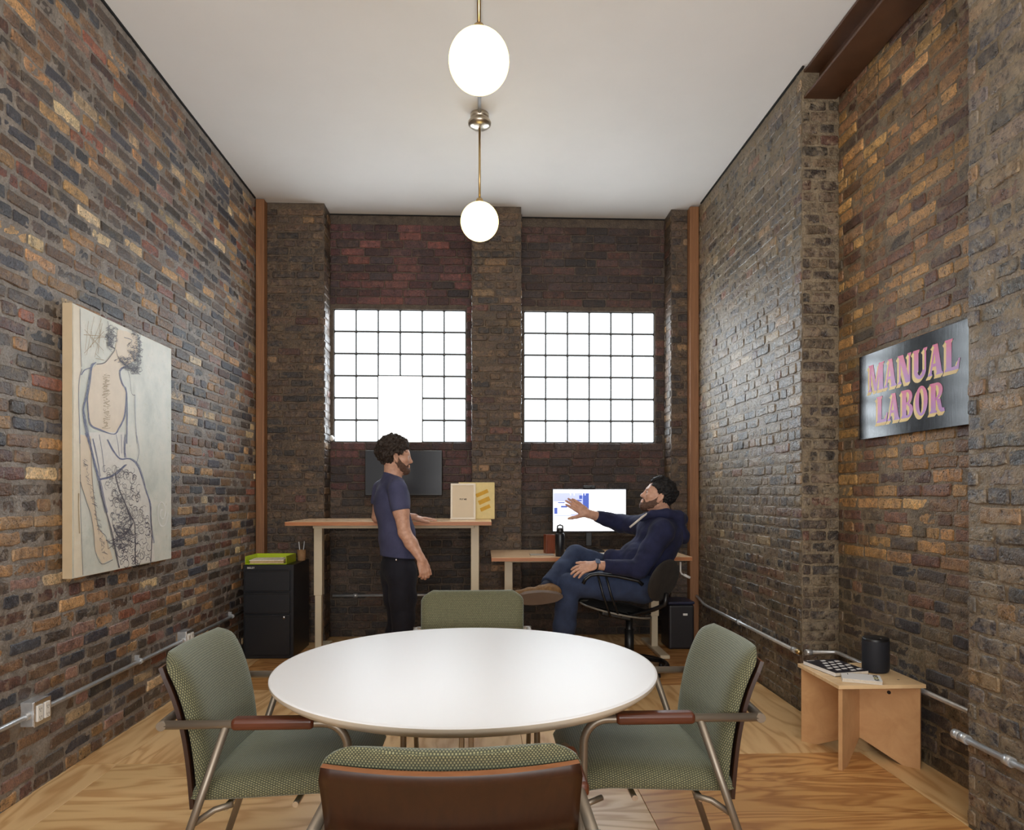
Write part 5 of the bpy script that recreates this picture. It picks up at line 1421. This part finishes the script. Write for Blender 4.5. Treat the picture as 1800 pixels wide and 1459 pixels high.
# ================================================================== seated man
D1 = 4.95
hs = Head(P(1155.5, 873, D1), (-math.cos(R(20)), .03, math.sin(R(20))), (.2, 0, 1), 1.03)
pel = P(1128, 1030, 4.98); bel = P(1133, 980, 4.96); che = P(1157, 938, 4.96); nk0 = P(1166, 908, D1)
nS, nE, nW = P(1163, 934, 4.76), P(1124, 1001, 4.72), P(1046, 993, 4.66)
fS, fE, fW = P(1132, 925, 5.10), P(1092, 921, 5.26), P(1031, 902, 5.14)
hN, hF = P(1132, 1032, 4.86), P(1128, 1024, 5.10)
kN, aN = P(1000, 1028, 4.80), P(985, 1166, 4.84); aN.z = .085
kF, aF = P(1012, 976, 5.06), P(962, 1030, 4.77)
tt = (nk0-pel).normalized(); TM = frame(Vector((-1, 0, -.30)), tt)
allp = [pel, bel, che, nk0, hs.o, nW, fW, kN, aN, aF, nE, fE]
lo = [min(p[i] for p in allp)-.26 for i in range(3)]; hi = [max(p[i] for p in allp)+.24 for i in range(3)]; lo[2] = -.02
F = Field(lo, hi, .0044)
F.ell(che, [.12, .17, .17], TM, .04); F.ell(bel, [.15, .16, .14], TM, .05); F.ell(pel, [.12, .15, .11], TM, .05)
F.chain([nS, nE], [.05, .042], .03); F.chain([nE, nE*.6+nW*.4, nW], [.042, .042, .029], .015)
F.chain([fS, fE], [.05, .042], .03); F.chain([fE, fE*.6+fW*.4, fW], [.042, .044, .030], .015)
for h_, k_, a_ in ((hN, kN, aN), (hF, kF, aF)): F.chain([h_, k_, a_], [.075, .055, .038], .03)
hs.flesh(F, nosek=1.1, jaw=1.1); F.cap(hs.p(-.03, 0, -.05), nk0, .060, .066, .03)
hand(F, fW, Vector((-.80, -.05, .56)), Vector((.16, -.93, .30)), 1, 1.10, curl=(2, 5, 5), spread=4.5, thumb_out=50, thumb_curl=4, fcurl=[(-4, 4, 4), (-1, 4, 4), (3, 6, 6), (14, 10, 8)])
hand(F, nW, Vector((-.93, -.12, -.28)), Vector((-.22, -.62, .75)), -1, 1.08, curl=(10, 18, 12), spread=11, thumb_out=46)
man2 = F.build('person', SKIN); tag(man2, 'seated bearded man in navy hoodie and jeans, arm stretched out, legs crossed', 'person')
hs.eyes(man2, IRIS); beard(hs, 'beard', man2, BEARD, .0045, seed=8)
def keep2(q):
    if q.x > .062 and q.z < .085: return None
    if q.x > .035 and q.z < .045: return None
    if abs(q.y) > .045 and q.x > -.03 and q.z < .016: return None
    if q.z < -.065: return None
    return .8 if q.z < .05 else 1.15
HF, hc = hair_blobs(hs, 'hair', man2, HAIR2, keep2, 380, .0125, ((-.020, 0, .040), (.101, .081, .090)), 9, jit=.004)
rq = random.Random(21)
for i in range(26):
    y = rq.uniform(-.05, .05); x = rq.uniform(.02, .070); HF.cap(hs.p(x, y, .135-.55*max(0, x-.01)+rq.uniform(-.006, .004)), hs.p(x-rq.uniform(.02, .05), y+rq.uniform(-.015, .015), .134+rq.uniform(-.006, .008)), .0105, .012, .006)
HF.ell(hs.p(.052, 0, -.028), [.076, .10, .103], hs.M, .01, 'sub')
for y in (-1, 1): HF.ell(hs.p(-.004, y*.090, -.014), [.026, .026, .038], hs.M, .006, 'sub')
HF.wrinkle(.0032, 230, 6); HF.wrinkle(.0022, 520, 9); HF.build('hair', HAIR2, man2, 0)
for y in (-1, 1):
    b = MB(); b.tube([hs.p(.086, y*.014, .025), hs.p(.087, y*.03, .031), hs.p(.074, y*.048, .025)], [.0035, .0048, .002], 8); b.build('eyebrow', HAIR2, man2)
# hoodie
NAVYC = cloth('navy_fleece', (26, 28, 50), (42, 46, 78), 8, sheen=.03)
F = Field([lo[0], lo[1], .5], [hi[0], hi[1], 1.36], .005)
F.ell(che+Vector((.01, 0, 0)), [.165, .20, .18], TM, .05); F.ell(bel, [.215, .20, .145], TM, .06); F.ell(pel+Vector((.02, 0, .05)), [.18, .19, .13], TM, .05)
F.chain([nk0+Vector((0, 0, -.03)), nS], [.075, .082], .04); F.chain([nk0+Vector((0, 0, -.03)), fS], [.075, .082], .04)
cN = nE.lerp(nW, .80); cF = fE.lerp(fW, .72)
F.chain([nS, nS.lerp(nE, .5), nE, cN], [.084, .076, .066, .046], .02); F.chain([fS, fE, cF], [.080, .068, .046], .03)
F.cap(P(1085, 985, 4.95), P(1075, 980, 4.95), .07, .06, .04)
fold = lambda g: np.clip((g[2]-.55)*3, .3, 1)
F.wrinkle(.0042, 22, 3); F.wrinkle(.0030, 52, 6); F.wrinkle(.0016, 100, 2)
F.cutlocal(nE.lerp(nW, .80), nW-nE, nE.lerp(nW, .98), .10); F.cutlocal(fE.lerp(fW, .72), fW-fE, fE.lerp(fW, .98), .12)
nn = (Vector((0, 0, 1))+Vector((-.36, 0, 0))).normalized(); F.cutlocal(P(1163, 902, D1), nn, P(1160, 886, D1), .125)
F.build('hoodie', NAVYC, man2, 1)
# cuffs, hood and zip
for (e_, w_, q, r_) in ((nE, nW, .80, .043), (fE, fW, .72, .043)):
    b = MB(); c = e_.lerp(w_, q); d = (w_-e_).normalized(); b.tube([c-d*.05, c-d*.03, c-d*.004, c+d*.004], [r_+.006, r_+.004, r_, r_-.004], 24, False); b.build('cuff', NAVYC, man2)
F = Field(P(1200, 980, 4.95)-Vector((.36, .3, .1)), P(1200, 880, 4.95)+Vector((.2, .3, .1)), .005)
ring = [P(1128, 912, 4.88), P(1146, 904, 4.83), P(1172, 903, 4.81), P(1192, 908, 4.86), P(1197, 912, 4.95), P(1190, 908, 5.05), P(1168, 903, 5.09), P(1142, 905, 5.05), P(1125, 913, 4.98)]
F.chain(ring, [.020, .026, .034, .044, .046, .044, .034, .026, .020], .02)
F.chain([P(1194, 920, 4.87), P(1201, 942, 4.93), P(1203, 950, 4.95)], [.04, .042, .026], .03); F.chain([P(1194, 920, 5.03), P(1201, 942, 4.97)], [.04, .038], .03)
F.wrinkle(.003, 40, 5); F.build('hood', NAVYC, man2, 1)
b = MB(); z0 = [P(1138, 902.5, 4.84), P(1130, 908, 4.83), P(1118, 918, 4.82), P(1107, 927, 4.815)]
b.tube(z0, [.0065, .008, .008, .007], 8); b.build('drawstring', simple('cream_cord', (206, 198, 188), .8), man2)
# jeans
DEN = cloth('blue_denim', (36, 44, 66), (58, 70, 98), 7, 500, sheen=.03)
F = Field([lo[0], lo[1], .03], [hi[0], hi[1], .98], .0058)
F.ell(pel, [.16, .175, .115], TM, .05)
F.chain([hN, hN.lerp(kN, .5), kN], [.112, .098, .080], .04); F.chain([kN, kN.lerp(aN, .5), aN+Vector((0, 0, .02))], [.080, .079, .076], .02)
F.chain([hF, hF.lerp(kF, .5), kF], [.108, .092, .074], .03); F.chain([kF, kF.lerp(aF, .5), aF], [.074, .070, .056], .02)
F.wrinkle(.0035, 28, 5); F.wrinkle(.0024, 58, 1); F.cutlocal(aN+Vector((0, 0, -.03)), (0, 0, -1), aN, .13)
F.cutlocal(kF.lerp(aF, .96), aF-kF, aF+(aF-kF).normalized()*.05, .11)
F.build('jeans', DEN, man2, 1)
TAN = NT('tan_suede'); _n = TAN.noise(TAN.obj(), 60, 4); TAN.base(TAN.ramp(_n, [(.3, srgb(104, 76, 48)), (.7, srgb(134, 102, 66))]), .75, 0, .3); TAN.bump(_n, .2, .001); TAN = TAN.m
SOLG = simple('grey_brown_sole', (108, 92, 80), .75, var=.08)
shoe(aF+Vector((.005, -.02, -.015)), Vector((-1, -.12, -.02)), TAN, man2, Vector((.06, .86, .52)), .335, SOLG, .068)
a2 = aN.copy(); a2.z = .097; shoe(a2, Vector((-1, -.1, 0)), TAN, man2, sole_m=SOLG)
b = MB(); c = kF.lerp(aF, .99); d = (aF-kF).normalized(); b.tube([c-d*.01, c+d*.05], .044, 20); b.build('sock', simple('navy_sock', (34, 38, 56), .9), man2)
# watch
d = (nW-nE).normalized(); c = nE.lerp(nW, .97); up = Vector((-.22, -.62, .75)); up = (up-d*up.dot(d)).normalized(); sd = d.cross(up)
b = MB(); b.tube([c+(up*math.cos(a)*.033+sd*math.sin(a)*.036) for a in [i/24*math.tau for i in range(25)]], .0052, 8, False); wt = b.build('watch', BLACKP, man2)
b = MB(); b.box(c+up*.037, (.034, .038, .010), .004, Matrix((d, sd, up)).transposed(), seg=3); b.build('watch_case', simple('blue_grey_glass', (98, 112, 140), .1), wt)

# ------------------------------------------------------------------ office chair under the seated man
oc = P(1106, 1130, 5.0); oc.z = 0
ocr = empty('office_chair', oc); tag(ocr, 'black office chair with round foot ring carrying the seated man', 'chair')
CH_F = cloth('dark_taupe_cloth', (36, 33, 31), (54, 49, 45), 12, 500, sheen=.03)
BLK = simple('black_metal', (20, 20, 22), .35)
lc_ = lambda u, v, z: P(u, v, z)-oc
F = Field(lc_(1010, 1100, 5.3)+Vector((-.05, -.35, -.05)), lc_(1140, 1040, 5.2)+Vector((.1, .25, .06)), .0055)
sdir = Vector((1, 0, -.20)).normalized(); sup = Vector((.20, 0, 1)).normalized()
sc_ = lc_(1082, 1066, 4.98); SM = Matrix((sdir, (0, 1, 0), sup)).transposed()
F.ell(sc_+sup*.0, [.265, .255, .034], SM, .02)
F.ell(sc_-sdir*.215-sup*.005, [.06, .22, .025], SM, .03)
F.build('seat', CH_F, ocr, 1)
b = MB(); b.tube([sc_-sup*.02+sdir*.262*math.cos(a)+Vector((0, .252*math.sin(a), 0)) for a in [i/40*math.tau for i in range(41)]], .007, 8, False)
b.build('seat_trim', simple('grey_trim', (122, 116, 106), .4), ocr)
bn = Vector((.74, -.62, -.25)).normalized(); bw_ = Vector((.62, .74, 0)).normalized(); bdir = bn.cross(bw_); bc = lc_(1167, 1020, 4.70); BMx = Matrix((bn, bw_, bdir)).transposed()
F = Field(bc-Vector((.27, .27, .27)), bc+Vector((.27, .27, .27)), .0055); F.ell(bc, [.035, .225, .150], BMx, .02)
F.build('backrest', CH_F, ocr, 1)
b = MB(); b.tube([bc-bdir*.08+bn*.04, bc-bdir*.16+bn*.05, bc-bdir*.22-bn*.02, sc_+sdir*.12-sup*.05, sc_-sup*.055], .016, 10); b.build('back_bracket', BLK, ocr)
for s, yd in ((-1, 4.72), (1, 5.24)):
    k_ = lambda u, v: lc_(u, v, yd)
    b = MB(); b.tube(smooth_pts([tuple(k_(1025, 1026)), tuple(k_(1029, 1018)), tuple(k_(1038, 1011)), tuple(k_(1052, 1009)), tuple(k_(1085, 1013)), tuple(k_(1122, 1021)), tuple(k_(1130, 1026))]) and [Vector(q) for q in [k_(1025, 1026), k_(1029, 1018), k_(1038, 1011), k_(1052, 1009), k_(1085, 1013), k_(1122, 1021), k_(1130, 1028)]], .013, 12); b.build('armrest', BLK, ocr)
    for (u0, u1) in ((1051, 1071), (1065, 1086)):
        b = MB(); b.tube([k_(u0, 1011), k_(u0+9, 1045), k_(u1, 1078), sc_+Vector((.02 if u0 > 1060 else -.06, s*.12, -.05))], .008, 8); b.build('arm_strut', BLK, ocr)
b = MB(); b.box(sc_-sup*.055, (.22, .20, .035), .012, SM, seg=3); b.build('mechanism', BLK, ocr)
b = MB(); b.tube([(0, 0, .05), (0, 0, sc_.z-.05)], .026, 16); b.tube([(0, 0, .05), (0, 0, .30)], .034, 16); b.build('column', BLK, ocr)
rz = .045
b = MB(); b.tube([(.27*math.cos(a)+.0, .27*math.sin(a), rz) for a in [i/56*math.tau for i in range(57)]], .019, 12, False); b.build('foot_ring', BLK, ocr)
for k in range(5):
    a = k/5*math.tau+.3; b = MB(); b.tube([(0, 0, .085), (.14*math.cos(a), .14*math.sin(a), .07), (.27*math.cos(a), .27*math.sin(a), rz)], [.022, .018, .014], 10); b.build('spoke', BLK, ocr)
    b = MB(); b.lathe([(0, 0), (.018, 0), (.02, .008), (.016, .03), (0, .03)], (.27*math.cos(a), .27*math.sin(a), 0), 14); b.build('glide', BLK, ocr)
